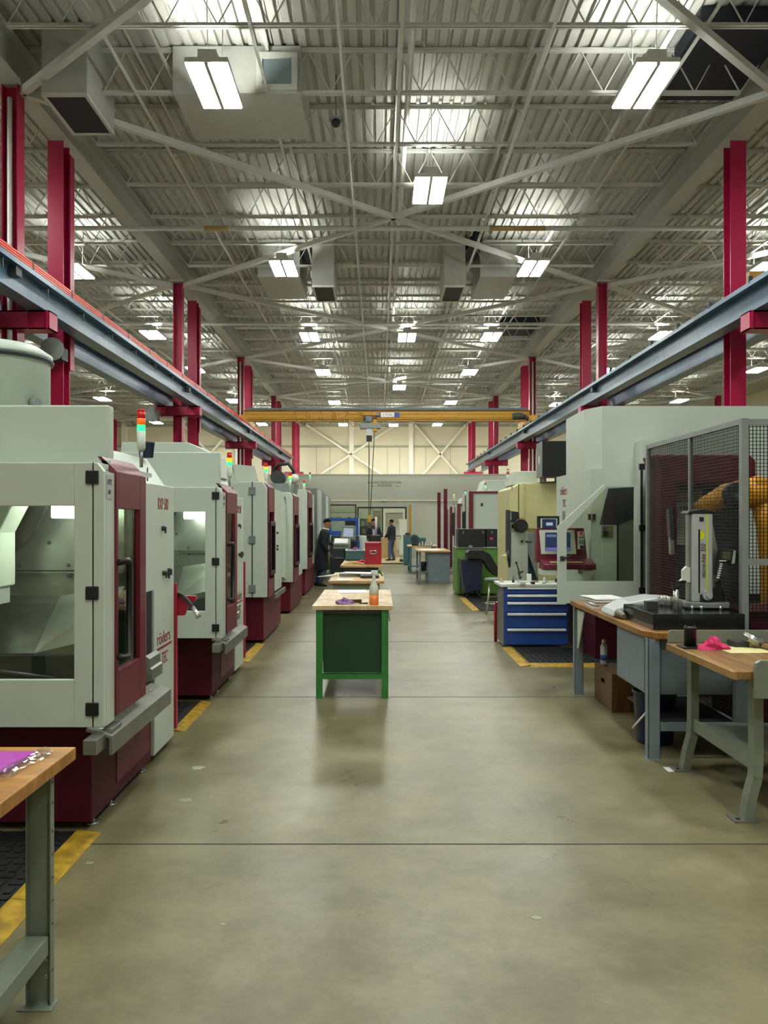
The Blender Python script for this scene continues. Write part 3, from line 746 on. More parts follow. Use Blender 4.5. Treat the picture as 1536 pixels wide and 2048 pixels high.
    m().add([(-0.50, 0.33, 0.94), (-0.16, 0.33, 1.02), (-0.16, 0.86, 1.27), (-0.56, 0.86, 1.21), (-0.50, 0.33, 0.86), (-0.16, 0.33, 0.98), (-0.16, 0.86, 1.23), (-0.56, 0.86, 1.17)], [(0, 1, 2, 3), (7, 6, 5, 4), (0, 4, 5, 1), (1, 5, 6, 2), (2, 6, 7, 3), (3, 7, 4, 0)]).build('chip_wall', 'steel', r)
    m().box(-1.9, -0.16, 0.31, 0.33, 0.80, 0.93).build('chip_sill', 'dark', r)
    m().box(-1.9, -0.16, 0.06, 0.86, 0.70, 0.80).build('cabin_floor', 'dark', r)
    for a, z in ((-0.5, 1.40), (-0.5, 1.335), (-0.8, 1.40), (-0.62, 1.54)): m().cyl((a, 0.835, z), (a, 0.86, z), 0.012, n=8).build('cabin_bolt', 'dark', r)
    m().tube([(-1.9, 0.12, 0.86), (-1.5, 0.14, 0.9), (-1.1, 0.12, 0.83), (-0.7, 0.15, 0.88), (-0.3, 0.14, 0.83)], 0.016, 8).build('coolant_hose', 'black', r)
    m().prism([(-1.2, 1.297), (-0.729, 1.297), (-0.729, 1.608), (-0.64, 1.78), (-0.60, 1.94), (-1.2, 1.94)], 'y', 0.40, 0.62).build('spindle_head', 'whiteb', r, bevel=0.01)
    m().box(-1.15, -0.745, 0.44, 0.58, 1.2, 1.297).build('spindle_nose', 'silver', r)
    text(r, 'lettering', 'röders', 0.052, (X0 - 0.735, Y0 + 0.398, 1.53), '-y', 'ink', 'RIGHT')
    MB(X0, Y0, 0).box(-0.46, -0.18, 0.46, 0.74, 1.69, 1.775).build('cabin_lamp', 'cabin', r, bevel=0.01)
    return r
X0 = -1.415
ma = mill_lit(X0, 4.22, 'white and burgundy enclosed mill beside the bench with the pink sheet', False)
mb_ = mill_lit(X0, 7.40, 'white and burgundy enclosed mill, second in the row, its hose nozzle hanging by its window', True)
signal_light(-1.45, 5.0, 2.0, 2.17, 'signal tower lit green, tallest looking, on the mill by the pink sheet bench', GRN)
signal_light(-1.49, 8.17, 2.0, 2.17, 'signal tower lit amber and green on the second mill of the row', GYR)
# air hose between the first two mills
h = thing('air_hose', 'grey air hose with a brass nozzle hooked on a red bracket between two mills', 'hose', (-1.5, 6.32, 1.0))
MB().prism([(-1.57, 0.95), (-1.49, 0.95), (-1.46, 1.02), (-1.40, 1.07), (-1.40, 1.1), (-1.57, 1.1)], 'y', 6.27, 6.31).build('bracket', 'red', h)
MB().tube([(-1.56, 6.28, 1.12), (-1.5, 6.24, 1.11), (-1.44, 6.22, 1.06), (-1.40, 6.2, 1.01)], 0.014, 10).build('hose', 'dark', h)
MB().loft([(-1.41, 6.205, 1.022), (-1.375, 6.19, 0.97), (-1.36, 6.185, 0.945)], [0.016, 0.018, 0.024], 10).build('nozzle', 'chrome', h)

def mill_plain(Xs, Y0, zt, zb, hx, d0, d1, depth, label, base=0.2, win=True, hinges=3, red=True, roof=0.0, handle=True, knob=False):
    r = thing('milling_machine', label, 'milling machine', (Xs, Y0, 0), None)
    m = lambda: MB(Xs, Y0, 0)
    m().box(-1.9, -0.06, base, depth, 0.04, zb).build('base', 'burg', r, bevel=0.008)
    m().prism([(-1.9, zb), (0, zb), (0, zt - 0.08), (-0.05, zt), (-1.9, zt)], 'y', 0, d0).build('enclosure', 'white', r, bevel=0.006)
    m().box(-1.9, -0.05, d0, depth, zb, zt - 0.05).build('cabinet', 'white', r, bevel=0.006)
    if hinges:
        m().box(hx - 0.006, hx + 0.006, -0.008, 0, zb, zt).build('door_seam', 'gasket', r)
        for i in range(hinges):
            z = zb + 0.12 + (zt - zb - 0.24) * i / (hinges - 1)
            m().box(hx - 0.045, hx + 0.045, -0.02, 0, z - 0.05, z + 0.05).build('hinge', 'mid', r)
    if red:
        dr = m().ringx((d0 + 0.01, d1, zb - 0.02, zt - 0.06), (d0 + 0.1, d1 - 0.08, zb + 0.22, zt - 0.4), -0.05, 0.015).build('sliding_door', 'burgd', r, bevel=0.004)
        m().prism([(0.015, zt - 0.06), (-0.05, zt), (-0.08, zt), (-0.05, zt - 0.06)], 'y', d0 + 0.01, d1).build('door_hood', 'burgd', dr)
        m().box(-0.04, -0.03, d0 + 0.1, d1 - 0.08, zb + 0.22, zt - 0.4).build('pane', 'glassd', dr)
        if handle: m().ringx((d0 + 0.04, d1 - 0.12, zb + 0.28, zb + 1.02), (d0 + 0.09, d1 - 0.17, zb + 0.34, zb + 0.96), 0.02, 0.045).build('handle', 'black', dr, bevel=0.006)
    if roof: m().prism([(-1.9, zt - 0.02), (-0.35, zt - 0.02), (-0.5, zt + roof), (-1.9, zt + roof)], 'y', 0.3, depth).build('roof_box', 'white', r, bevel=0.01)
    return r, m
c, m = mill_plain(-1.51, 11.0, 2.19, 0.64, -0.19, 0.1, 0.75, 2.1, 'plain white windowless mill with grey hinges on its front, third in the row', base=0.15, roof=0.26)
text(c, 'lettering', 'RXP 500', 0.118, (-1.559, 9.02 + 3.3, 1.78), '+x', 'inkred', sx=0.55)
m().prism([(-0.45, 2.19), (-0.14, 2.19), (-0.2, 2.42), (-0.5, 2.45)], 'y', 0.28, 0.3).build('roof_vent', 'whiteb', c)
m().box(0.0, 0.03, 0.75, 2.0, 0.55, 0.62).build('door_track', 'alup', c)
m().box(-0.05, -0.04, 0.9, 2.05, 0.62, 2.1).build('side_panel', 'white', c)
for z in (1.5, 1.3, 1.25): m().box(-0.05, -0.02, 1.4, 1.5, z - 0.03, z).build('cabinet_lock', 'dark', c)
d, m = mill_plain(-1.53, 14.5, 2.17, 0.58, -0.4, 0.1, 1.0, 2.4, 'white mill with its narrow front door swung open, fourth in the row', hinges=0, handle=True)
m().box(-0.62, -0.14, -0.012, 0, 0.72, 2.05).build('door_opening', 'gasket', d)
m().box(-0.58, -0.50, -0.03, -0.013, 0.8, 1.75).build('lit_strip', 'cabin', d)
op = m().prism([(0, 0.70), (0.45, 0.62), (0.45, 1.75), (0.36, 1.95), (0, 2.12)], 'x', -0.14, -0.11).build('open_door', 'white', d, bevel=0.004)
op.data.transform(Matrix.Translation((0, -0.46, 0)))
m().ringy((-0.66, -0.12, 0.68, 2.09), (-0.62, -0.16, 0.72, 2.05), -0.035, 0).build('opening_frame', 'mid', d)
e, m = mill_plain(-1.58, 18.0, 2.36, 0.6, -0.28, 0.1, 1.3, 2.6, 'white mill with a burgundy base and door, fifth in the row, behind the open-doored one', hinges=2)
for y0, xs, zt, dp, lab in ((21.0, -1.55, 2.50, 2.4, 'tall grey machine cabinet behind the man in the dark coat'), (24.2, -1.55, 2.44, 2.0, 'grey machine cabinet at the end of the machine row')):
    r = thing('machine_cabinet', lab, 'cabinet', (xs, y0, 0), 'grey machine cabinets')
    MB(xs, y0, 0).box(-1.6, -0.04, 0, dp, 0.0, zt).build('body', 'mid', r, bevel=0.01)
    for k in range(2): 
        q = MB(xs, y0, 0).box(-0.04, 0, 0.05 + k * dp / 2, dp / 2 - 0.03 + k * dp / 2, 0.1, zt - 0.05).build('door', 'white' if k == 0 else 'mid', r, bevel=0.006)
        MB(xs, y0, 0).box(0, 0.05, 0.12 + k * dp / 2, 0.16 + k * dp / 2, 0.9, 1.3).build('handle', 'black', q)
    MB(xs, y0, 0).box(-0.5, -0.42, -0.02, 0, 0.1, zt - 0.1).build('corner_strip', 'benchgrey', r)
signal_light(PX(532, 11.9), 11.9, 2.1, PZ(951, 11.9), 'signal tower lit amber and green on the plain third mill', GYR)
signal_light(PX(580, 14.7), 14.7, 2.1, PZ(966, 14.7), 'signal tower lit amber and green on the open-doored mill', GYR)
signal_light(PX(608, 18.3), 18.3, 2.3, PZ(974, 18.3), 'short signal tower lit green at the front of the fifth mill', G_R)
signal_light(PX(620, 20.4), 20.4, 2.3, PZ(956, 20.4), 'tall signal tower lit green behind the fifth mill', G_R)
# coolant tank unit standing on the fourth mill
cu = thing('coolant_unit', 'dark pump and hose unit standing on the roof of the open-doored mill', 'pump unit', (-1.9, 15.4, 2.12))
MB().prism([(-2.05, 2.12), (-1.6, 2.12), (-1.55, 2.36), (-2.1, 2.36)], 'y', 15.2, 15.9).build('tray', 'mid', cu)
MB().cyl((-1.9, 15.3, 2.48), (-1.9, 15.7, 2.48), 0.13).build('drum', 'dark', cu)
MB().tube([(-2.0, 15.4, 2.55), (-1.9, 15.4, 2.72), (-1.7, 15.4, 2.74), (-1.6, 15.4, 2.6), (-1.62, 15.4, 2.36)], 0.035).build('hose', 'black', cu)
MB().ball((-1.58, 15.3, 2.45), 0.09).build('gauge', 'whiteb', cu)
# filter drum on the first mill, bin on the second
f = thing('filter_tank', 'pale round filter tank standing on top of the mill by the pink sheet bench', 'tank', (-2.55, 5.4, 2.14))
MB().lathe((-2.55, 5.4, 2.14), [(0.36, 0), (0.36, 0.58), (0.375, 0.60), (0.375, 0.63), (0.3, 0.68), (0.02, 0.70)], 32).build('drum', 'white', f)
MB().lathe((-2.55, 5.4, 2.715), [(0.379, 0), (0.385, 0.015), (0.379, 0.03)], 32).build('clamp_ring', 'dark', f)
MB().cyl((-2.22, 5.25, 2.42), (-2.18, 5.24, 2.42), 0.04).build('port', 'mid', f)
bn = thing('blue_tub', 'small blue tub on the roof of the first mill beside the tall box', 'tub', (-1.62, 6.1, 2.14))
MB().lathe((-1.72, 6.06, 2.14), [(0.05, 0), (0.06, 0.1), (0.063, 0.1), (0.063, 0.115)], 16).build('tub', 'navy', bn)
# anti-fatigue mats with yellow ramped edges
def floor_mat(label, x0, x1, y0, y1, ex, side_=1, ends=True):
    r = thing('floor_mat', label, 'mat', ((x0 + x1) / 2, (y0 + y1) / 2, 0), None)
    b = MB().box(x0, x1, y0, y1, 0, 0.011)
    n = 0
    px = 0.075
    for i in range(int((x1 - x0) / px)):
        for j in range(int((y1 - y0) / px)):
            a, c_ = x0 + i * px, y0 + j * px
            if (i + j) % 2: b.box(a + 0.006, a + px - 0.006, c_ + 0.02, c_ + px - 0.02, 0.011, 0.017)
            else: b.box(a + 0.02, a + px - 0.02, c_ + 0.006, c_ + px - 0.006, 0.011, 0.017)
    b.build('mat', 'rubber', r)
    L = 0.9
    k = max(1, round((y1 - y0) / L)); st = (y1 - y0) / k
    xe = x1 if side_ > 0 else x0
    for i in range(k):
        MB().prism([(xe, 0), (xe + side_ * ex, 0), (xe + side_ * ex, 0.003), (xe + side_ * 0.02, 0.018), (xe, 0.018)], 'y', y0 + i * st + 0.002, y0 + (i + 1) * st - 0.002).build('edge_ramp', 'yedge', r)
    return r
floor_mat('black rubber mat with worn yellow edge in front of the first mill', -3.2, -1.62, 2.0, 4.40, 0.13)
floor_mat('black rubber mat with yellow edge between the first and second mills', -2.9, -1.64, 6.5, 7.55, 0.10)
floor_mat('black rubber mat with yellow edge between the second and third mills', -2.9, -1.66, 9.7, 11.1, 0.12)
# ================================================================ bench by the viewer
r = thing('workbench', 'oiled maple bench with grey steel legs and a pink sheet on it', 'workbench', (-1.6, 2.2, 0))
MB().box(-2.4, -1.095, 1.2, 2.965, 0.815, 0.86).build('top', 'woodo', r, bevel=0.004)
MB().box(-1.165, -1.12, 1.3, 2.9, 0.80, 0.815).build('top_rail', 'benchgrey', r)
for yy in (2.86, 1.35):
    l = MB().box(-1.218, -1.135, yy - 0.004, yy, 0.0, 0.815).box(-1.137, -1.133, yy - 0.03, yy, 0, 0.815).box(-1.22, -1.216, yy - 0.03, yy, 0, 0.815).box(-1.24, -1.12, yy - 0.06, yy + 0.01, 0, 0.004)
    lg = l.build('leg', 'benchgrey', r)
    hb = MB()
    for z in (0.77, 0.7, 0.6, 0.52, 0.44, 0.36, 0.28, 0.12): hb.cyl((-1.1335, yy - 0.015, z), (-1.1325, yy - 0.015, z), 0.005, n=8)
    hb.build('bolt_holes', 'gasket', lg)
    for z in (0.09, 0.15): MB().cyl((-1.16, yy - 0.008, z), (-1.16, yy - 0.004, z), 0.008, n=10).build('bolt', 'chrome', lg)
MB().prism([(-1.225, 0.18), (-1.14, 0.18), (-1.14, 0.245), (-1.225, 0.245)], 'y', 1.38, 2.83).build('stretcher', 'benchgrey', r, bevel=0.003)
for sx in (-2.3,):
    for yy in (2.86, 1.35): MB().box(sx - 0.08, sx, yy - 0.03, yy, 0, 0.815).build('leg', 'benchgrey', r)
s = thing('plastic_bag', 'clear plastic bag holding a magenta sheet on the maple bench', 'bag', (-1.5, 2.75, 0.86))
MB().prism([(-1.80, 2.57), (-1.24, 2.60), (-1.205, 2.66), (-1.20, 2.80), (-1.20, 2.88), (-1.80, 2.875)], 'z', 0.862, 0.868).build('sheet', 'magenta', s)
bm = MB(); n = 30; vs = []
for i in range(n + 1):
    for j in range(9):
        u, v_ = i / n, j / 8
        if u < 0.35: ax, ay = -1.80 + 0.57 * u / 0.35, 2.605 - 0.045 * v_
        else: ax, ay = -1.215 + 0.062 * v_ + 0.012 * math.sin(u * 9), 2.575 + 0.315 * (u - 0.35) / 0.65 + 0.02 * v_ * (u - 0.35)
        vs.append((ax, ay, 0.8695 + 0.012 * abs(math.sin(u * 43 + v_ * 5)) * (0.3 + v_ * (1 - v_) * 3) - 0.006 * v_ + random.uniform(0, .003)))
bm.add(vs, [(i * 9 + j, (i + 1) * 9 + j, (i + 1) * 9 + j + 1, i * 9 + j + 1) for i in range(n) for j in range(8)])
bm.build('film_edge', 'plastic', s)
MB().prism([(-1.80, 2.56), (-1.23, 2.58), (-1.19, 2.66), (-1.185, 2.885), (-1.80, 2.88)], 'z', 0.8685, 0.8693).build('film', pane('thin_film', '#fbf6fb', 0.05, 0.1), s)
# ================================================================ benches in the middle of the aisle
def cloth(name, label, x, y, z, rx, ry, h, m, seed, cat='rag'):
    """crumpled cloth lying on a surface"""
    rnd = random.Random(seed); n, k = 26, 9; v = []
    ph = [rnd.uniform(0, 6.28) for _ in range(8)]
    for i in range(k + 1):
        t = i / k
        for j in range(n):
            a = 2 * math.pi * j / n
            w = 1 + 0.16 * math.sin(3 * a + ph[0]) + 0.11 * math.sin(5 * a + ph[1]) + 0.07 * math.sin(9 * a + ph[2] + 3 * t)
            rr = w * (1 - t) ** 0.7 * (1 + 0.25 * math.sin(t * 9 + ph[3] + 2 * a))
            zz = h * (t ** 0.6) * (0.75 + 0.3 * math.sin(4 * a + ph[4] + 5 * t) + 0.15 * math.sin(11 * a + ph[5]))
            v.append((x + rx * rr * math.cos(a), y + ry * rr * math.sin(a), z + max(0.001, zz) if i else z + 0.001))
    f = [(i * n + j, i * n + (j + 1) % n, (i + 1) * n + (j + 1) % n, (i + 1) * n + j) for i in range(k) for j in range(n)]
    f.append(tuple(k * n + j for j in range(n)))
    b = MB().add(v, f, True)
    return tag(b.build(name, m, origin=(x, y, z)), label, cat)
def sheet(name, label, x0, x1, y0, y1, z, m='papers', n=1, rot=0.05, cat='paper', th=0.0015):
    cx, cy = (x0 + x1) / 2, (y0 + y1) / 2; b = MB()
    a, c_ = (x1 - x0) / 2, (y1 - y0) / 2
    for i in range(n):
        t = rot + 0.06 * i; co, si = math.cos(t), math.sin(t)
        b.prism([(cx + p * co - q * si, cy + p * si + q * co) for p, q in ((-a, -c_), (a, -c_), (a, c_), (-a, c_))], 'z', z + i * th * 1.02, z + (i + 1) * th)
    return tag(b.build(name, m, origin=(cx, cy, z)), label, cat)

r = thing('workbench', 'green steel bench with a pale wooden top standing in the middle of the aisle', 'workbench', (-0.25, 8.6, 0), 'benches down the aisle')
MB().box(-0.631, 0.132, 7.71, 9.5, 0.832, 0.873).build('top', 'woodl', r, bevel=0.004)
for x in (-0.593, 0.025):
    for y in (7.73, 9.40):
        l = MB().box(x, x + 0.062, y, y + 0.004, 0.003, 0.832)
        xs = x if x < -0.3 else x + 0.058
        l.box(xs, xs + 0.004, y, y + 0.06, 0.003, 0.832).box(x - 0.006, x + 0.075, y - 0.01, y + 0.07, 0, 0.004)
        l.build('leg', 'green', r)
for y in (7.732, 9.40):
    cb = MB().box(-0.531, 0.025, y, y + 0.004, 0.178, 0.232).box(-0.531, 0.025, y, y + 0.05, 0.228, 0.232).build('crossbar', 'green', r)
    bb = MB()
    for x in (-0.31, -0.22): bb.cyl((x, y - 0.002, 0.205), (x, y, 0.205), 0.005, n=8)
    bb.build('bolt_holes', 'gasket', cb)
    MB().box(-0.593, 0.087, y, y + 0.03, 0.80, 0.832).build('top_rail', 'greend', r)
MB().box(-0.53, 0.024, 7.775, 7.785, 0.235, 0.832).build('end_panel', 'greend', r)
MB().box(-0.585, -0.575, 7.8, 9.4, 0.235, 0.832).box(0.07, 0.08, 7.8, 9.4, 0.235, 0.832).build('side_panel', 'greend', r)
MB().box(0.08, 0.095, 7.9, 8.1, 0.74, 0.80).cyl((0.1, 7.95, 0.70), (0.1, 7.95, 0.78), 0.006, n=6).build('drawer_handle', 'chrome', r)
sb = thing('spray_bottle', 'spray bottle of orange liquid with a green trigger on the green bench', 'spray bottle', (-0.048, 7.80, 0.873))
MB().lathe((-0.048, 7.80, 0.873), [(0.0435, 0.1), (0.044, 0.101), (0.044, 0.15), (0.040, 0.175), (0.022, 0.215), (0.015, 0.235), (0.0145, 0.25)], 24).build('bottle', 'bottle', sb)
MB().lathe((-0.048, 7.80, 0.873), [(0.0005, 0), (0.041, 0.0), (0.044, 0.01), (0.044, 0.098), (0.0005, 0.098)], 24).build('liquid', 'liquid', sb)
MB().lathe((-0.048, 7.80, 1.12), [(0.017, 0), (0.017, 0.02), (0.010, 0.024), (0.010, 0.05)], 16).box(-0.075, -0.012, 7.785, 7.815, 1.165, 1.2).build('head', 'papers', sb, bevel=0.003)
MB().prism([(-0.03, 1.198), (0.008, 1.205), (0.04, 1.15), (0.03, 1.146), (0.005, 1.172), (-0.02, 1.165)], 'y', 7.788, 7.812).build('trigger', 'green', sb)
MB().cyl((-0.04, 7.80, 0.88), (-0.048, 7.80, 1.12), 0.003, n=6).build('dip_tube', 'papers', sb)
cloth('shop_rag', 'crumpled purple rag on the green bench near the spray bottle', -0.335, 7.90, 0.873, 0.095, 0.07, 0.055, 'purple', 3)
tag(MB().prism([(-0.31, 7.98), (-0.17, 7.99), (-0.17, 8.03), (-0.31, 8.02)], 'z', 0.873, 0.905).build('wood_block', 'crate', origin=(-0.24, 8.0, 0.873)), 'small dark wood block behind the purple rag', 'block')
tag(MB().loft([(-0.19, 7.86, 0.882), (-0.14, 7.865, 0.882), (-0.11, 7.87, 0.882)], [0.005, 0.007, 0.009], 8).build('hand_tool', 'dark', origin=(-0.15, 7.86, 0.873)), 'small slim dark hand tool beside the spray bottle', 'tool')
sheet('paper_sheet', 'white paper sheets lying at the far end of the green bench', -0.46, -0.14, 9.05, 9.42, 0.8735, n=3)

def aisle_bench(label, x0, x1, y0, y1, legm):
    r = thing('workbench', label, 'workbench', ((x0 + x1) / 2, (y0 + y1) / 2, 0), 'benches down the aisle')
    MB().box(x0, x1, y0, y1, 0.822, 0.862).build('top', 'wood', r, bevel=0.004)
    for x in (x0 + 0.06, x1 - 0.12):
        for y in (y0 + 0.04, y1 - 0.1): MB().box(x, x + 0.06, y, y + 0.06, 0, 0.822).build('leg', legm, r)
    MB().box(x0 + 0.12, x1 - 0.12, y0 + 0.05, y0 + 0.09, 0.72, 0.822).box(x0 + 0.07, x0 + 0.1, y0 + 0.1, y1 - 0.1, 0.72, 0.822).box(x1 - 0.1, x1 - 0.07, y0 + 0.1, y1 - 0.1, 0.72, 0.822).build('apron', legm, r)
    MB().box(x0 + 0.08, x1 - 0.08, y0 + 0.1, y1 - 0.1, 0.2, 0.23).build('shelf', legm, r)
    return r
aisle_bench('wooden topped bench with grey binders, between the green bench and the red chest bench', -0.685, 0.067, 11.02, 12.8, 'benchgrey')
b = thing('binder_stack', 'stack of grey binders with loose papers on the second aisle bench', 'binders', (-0.25, 12.0, 0.862))
MB().box(-0.58, -0.27, 11.85, 12.2, 0.862, 0.905).build('binder', 'mid', b, bevel=0.006)
MB().box(-0.26, 0.0, 11.5, 11.8, 0.862, 0.90).build('binder', 'dark', b, bevel=0.006)
MB().prism([(-0.55, 11.9), (-0.05, 11.7), (0.0, 12.05), (-0.5, 12.2)], 'z', 0.906, 0.912).build('loose_paper', 'papers', b)
tag(MB().loft([(-0.88, 11.75, 0.868), (-0.72, 11.8, 0.875), (-0.6, 11.85, 0.89)], [0.006, 0.012, 0.02], 10).build('paper_roll', 'papers', origin=(-0.75, 11.8, 0.87)), 'slim pale roll overhanging the second aisle bench on the machine side', 'roll')
sheet('paper_sheet', 'white papers at the front of the second aisle bench', -0.57, -0.36, 11.1, 11.4, 0.8625, n=2)
aisle_bench('wooden topped bench carrying the red tool chest', -0.70, 0.045, 14.8, 17.3, 'dark')
def chest(name, label, x0, x1, y0, y1, z0, z1, m):
    r = thing(name, label, 'tool chest', ((x0 + x1) / 2, (y0 + y1) / 2, z0))
    MB().box(x0, x1, y0, y1, z0, z1).build('body', m, r, bevel=0.012)
    MB().box(x0 - 0.002, x1 + 0.002, y0 - 0.002, y1, z1 - 0.06, z1 - 0.055).build('lid_seam', 'gasket', r)
    c = (x0 + x1) / 2; z = z0 + (z1 - z0) * 0.56; k = min(0.07, (x1 - x0) * 0.2)
    MB().ringy((c - k, c + k, z - 0.035, z + 0.035), (c - k + 0.015, c + k - 0.015, z - 0.02, z + 0.02), y0 - 0.02, y0).build('handle', 'chrome', r, bevel=0.004)
    for sx in (x0, x1 - 0.03):
        for zz in (z0, z1 - 0.03): MB().box(sx - 0.002, sx + 0.032, y0 - 0.003, y0 + 0.03, zz - 0.0, zz + 0.032).build('corner_guard', m, r)
    return r
chest('tool_chest', 'red metal tool chest with a chrome end handle on an aisle bench', PX(730, 15.1), PX(763, 15.1), 15.1, 15.75, 0.862, 1.265, 'red')
chest('tool_chest', 'black tool chest behind the red one on the same bench', PX(741, 16.6), PX(762, 16.6), 16.6, 17.2, 0.862, 1.37, 'black')
t = thing('parts_box', 'teal metal box with a white rim behind the yellow rag', 'box', (-0.49, 16.6, 0.862))
MB().ringz((PX(691, 16.5), PX(729, 16.5), 16.5, 17.1), (PX(691, 16.5) + 0.02, PX(729, 16.5) - 0.02, 16.52, 17.08), 0.862, 1.06).box(PX(691, 16.5), PX(729, 16.5), 16.5, 17.1, 0.862, 0.88).build('body', 'teal', t)
MB().ringz((PX(691, 16.5) - 0.01, PX(729, 16.5) + 0.01, 16.49, 17.11), (PX(691, 16.5) + 0.03, PX(729, 16.5) - 0.03, 16.53, 17.07), 1.06, 1.075).build('rim', 'whiteb', t)
cloth('shop_rag', 'dark purple rag lying in the teal parts box', -0.48, 16.8, 1.02, 0.12, 0.15, 0.1, 'purple', 9)
cloth('shop_rag', 'crumpled yellow rag at the front of the red chest bench', -0.43, 15.1, 0.862, 0.17, 0.12, 0.045, 'yrag', 5)
cloth('shop_rag', 'pink rag between the teal box and the red chest', -0.33, 15.9, 0.862, 0.08, 0.1, 0.05, 'pink', 6)
# ================================================================ bench side: two benches by the viewer
r = thing('workbench', 'worn wooden bench with flared grey steel legs, pink rag and metal parts on it', 'workbench', (2.9, 5.0, 0))
MB().box(1.915, 4.1, 4.43, 5.47, 0.815, 0.86).build('top', 'woodw', r, bevel=0.004)
for y in (4.60, 5.52):
    pts = [(2.09, y, 0.815), (2.09, y, 0.33), (2.085, y, 0.24), (2.055, y, 0.13), (2.035, y, 0.012)]
    l = MB()
    for p, q in zip(pts, pts[1:]): l.bar(p, q, 0.006, 0.075, up=(0, 1, 0)).bar((p[0] + 0.025, p[1] + 0.034, p[2]), (q[0] + 0.025, q[1] + 0.034, q[2]), 0.05, 0.006, up=(0, 1, 0)).bar((p[0] + 0.025, p[1] - 0.034, p[2]), (q[0] + 0.025, q[1] - 0.034, q[2]), 0.05, 0.006, up=(0, 1, 0))
    lg = l.build('leg', 'benchgrey', r)
    MB().box(1.97, 2.10, y - 0.06, y + 0.06, 0, 0.012).build('foot_plate', 'alup', lg)
    MB().cyl((2.0, y - 0.03, 0.012), (2.0, y - 0.03, 0.02), 0.012, n=8).build('anchor_bolt', 'dark', lg)
MB().box(2.07, 2.12, 4.62, 5.5, 0.765, 0.815).build('top_rail', 'benchgrey', r)
MB().box(2.07, 4.0, 4.55, 4.60, 0.75, 0.815).build('front_apron', 'benchgrey', r)
MB().box(2.115, 4.0, 4.72, 5.4, 0.33, 0.345).box(2.1, 2.115, 4.66, 5.5, 0.27, 0.35).build('shelf', 'benchgrey', r)
MB().prism([(2.02, 0.72), (4.1, 0.72), (4.1, 0.925), (2.05, 0.925), (2.025, 0.91), (2.02, 0.88)], 'y', 4.40, 4.43).build('end_lip', 'benchgrey', r, bevel=0.003)
MB().prism([(1.93, 0.86), (4.1, 0.86), (4.1, 0.945), (1.95, 0.945), (1.935, 0.935)], 'y', 5.475, 5.49).build('back_board', 'benchgrey', r, bevel=0.003)
q = thing('drill_stand', 'black cylindrical holder on a flat base beside the pink rag', 'holder', (2.0, 5.27, 0.86))
MB().box(1.935, 2.075, 5.2, 5.34, 0.86, 0.872).build('base', 'black', q, bevel=0.003)
MB().lathe((2.0, 5.27, 0.872), [(0.038, 0), (0.038, 0.11), (0.04, 0.112), (0.04, 0.12), (0.032, 0.122), (0.03, 0.06), (0.001, 0.058)], 24).build('cup', 'black', q)
for sx in (-1, 1): MB().cyl((2.0 + sx * 0.03, 5.27, 0.992), (2.0 + sx * 0.03, 5.27, 1.003), 0.006, n=8).build('pin', 'dark', q)
cloth('shop_rag', 'crumpled bright pink rag on the worn wooden bench', 2.125, 5.22, 0.86, 0.078, 0.07, 0.075, 'pink', 12)
sheet('paper_sheet', 'pale yellow paper lying between the pink rag and the steel chuck', 2.16, 2.43, 5.05, 5.3, 0.8605, 'ypaper', 1, 0.04)
ck = thing('steel_ring', 'machined steel ring tilted on a dark block on the worn bench', 'machined part', (2.38, 5.3, 0.86))
ax = Vector((0.40, -0.12, 0.9)).normalized(); c_ = Vector((2.41, 5.28, 0.915))
MB().loft([c_ - ax * 0.025, c_ - ax * 0.004, c_ - ax * 0.004, c_ + ax * 0.006, c_ + ax * 0.006, c_ + ax * 0.022], [0.062, 0.062, 0.068, 0.068, 0.064, 0.064], 28).build('ring', 'chrome', ck)
MB().cyl(c_ + ax * 0.022, c_ + ax * 0.024, 0.045, n=28).build('bore', 'dark', ck)
MB().box(2.29, 2.38, 5.27, 5.40, 0.86, 0.895).build('block', 'dark', ck)
dk = thing('steel_disc', 'grey drilled steel disc lying at the edge of the photo on the worn bench', 'machined part', (2.58, 5.15, 0.86))
MB().lathe((2.575, 5.16, 0.86), [(0.10, 0), (0.115, 0.008), (0.115, 0.06), (0.1, 0.085), (0.001, 0.09)], 32).build('disc', 'alu', dk)
for a in range(6): MB().cyl((2.575 + 0.06 * math.cos(a), 5.16 + 0.06 * math.sin(a), 0.945), (2.575 + 0.06 * math.cos(a), 5.16 + 0.06 * math.sin(a), 0.951), 0.009, n=10).build('hole', 'gasket', dk)

r = thing('workbench', 'long wooden bench with a chamfered corner carrying the granite plate', 'workbench', (2.2, 6.9, 0))
MB().prism([(1.87, 5.83), (1.95, 5.70), (2.6, 5.70), (2.6, 8.02), (1.87, 8.02)], 'z', 0.85, 0.895).build('top', 'woodd', r, bevel=0.004)
for y in (5.74, 7.9):
    l = MB().box(1.885, 1.97, y, y + 0.004, 0.004, 0.85).box(1.885, 1.889, y, y + 0.07, 0.004, 0.85).box(1.966, 1.97, y, y + 0.07, 0.004, 0.85).box(1.875, 1.98, y - 0.01, y + 0.08, 0, 0.005)
    l.build('leg', 'greyblue', r)
MB().box(2.5, 2.58, 5.74, 5.80, 0, 0.85).build('leg', 'greyblue', r); MB().box(2.5, 2.58, 7.9, 7.96, 0, 0.85).build('leg', 'greyblue', r)
dr = MB().box(1.90, 2.55, 5.82, 6.55, 0.44, 0.85).build('drawer_unit', 'greyblue', r, bevel=0.004)
MB().box(1.895, 1.90, 5.86, 6.51, 0.46, 0.83).build('drawer_front', 'greyblue', dr)
MB().prism([(7.88, 0.82), (7.62, 0.82), (7.85, 0.45), (7.88, 0.45)], 'x', 1.905, 1.915).build('corner_brace', 'whiteb', r)
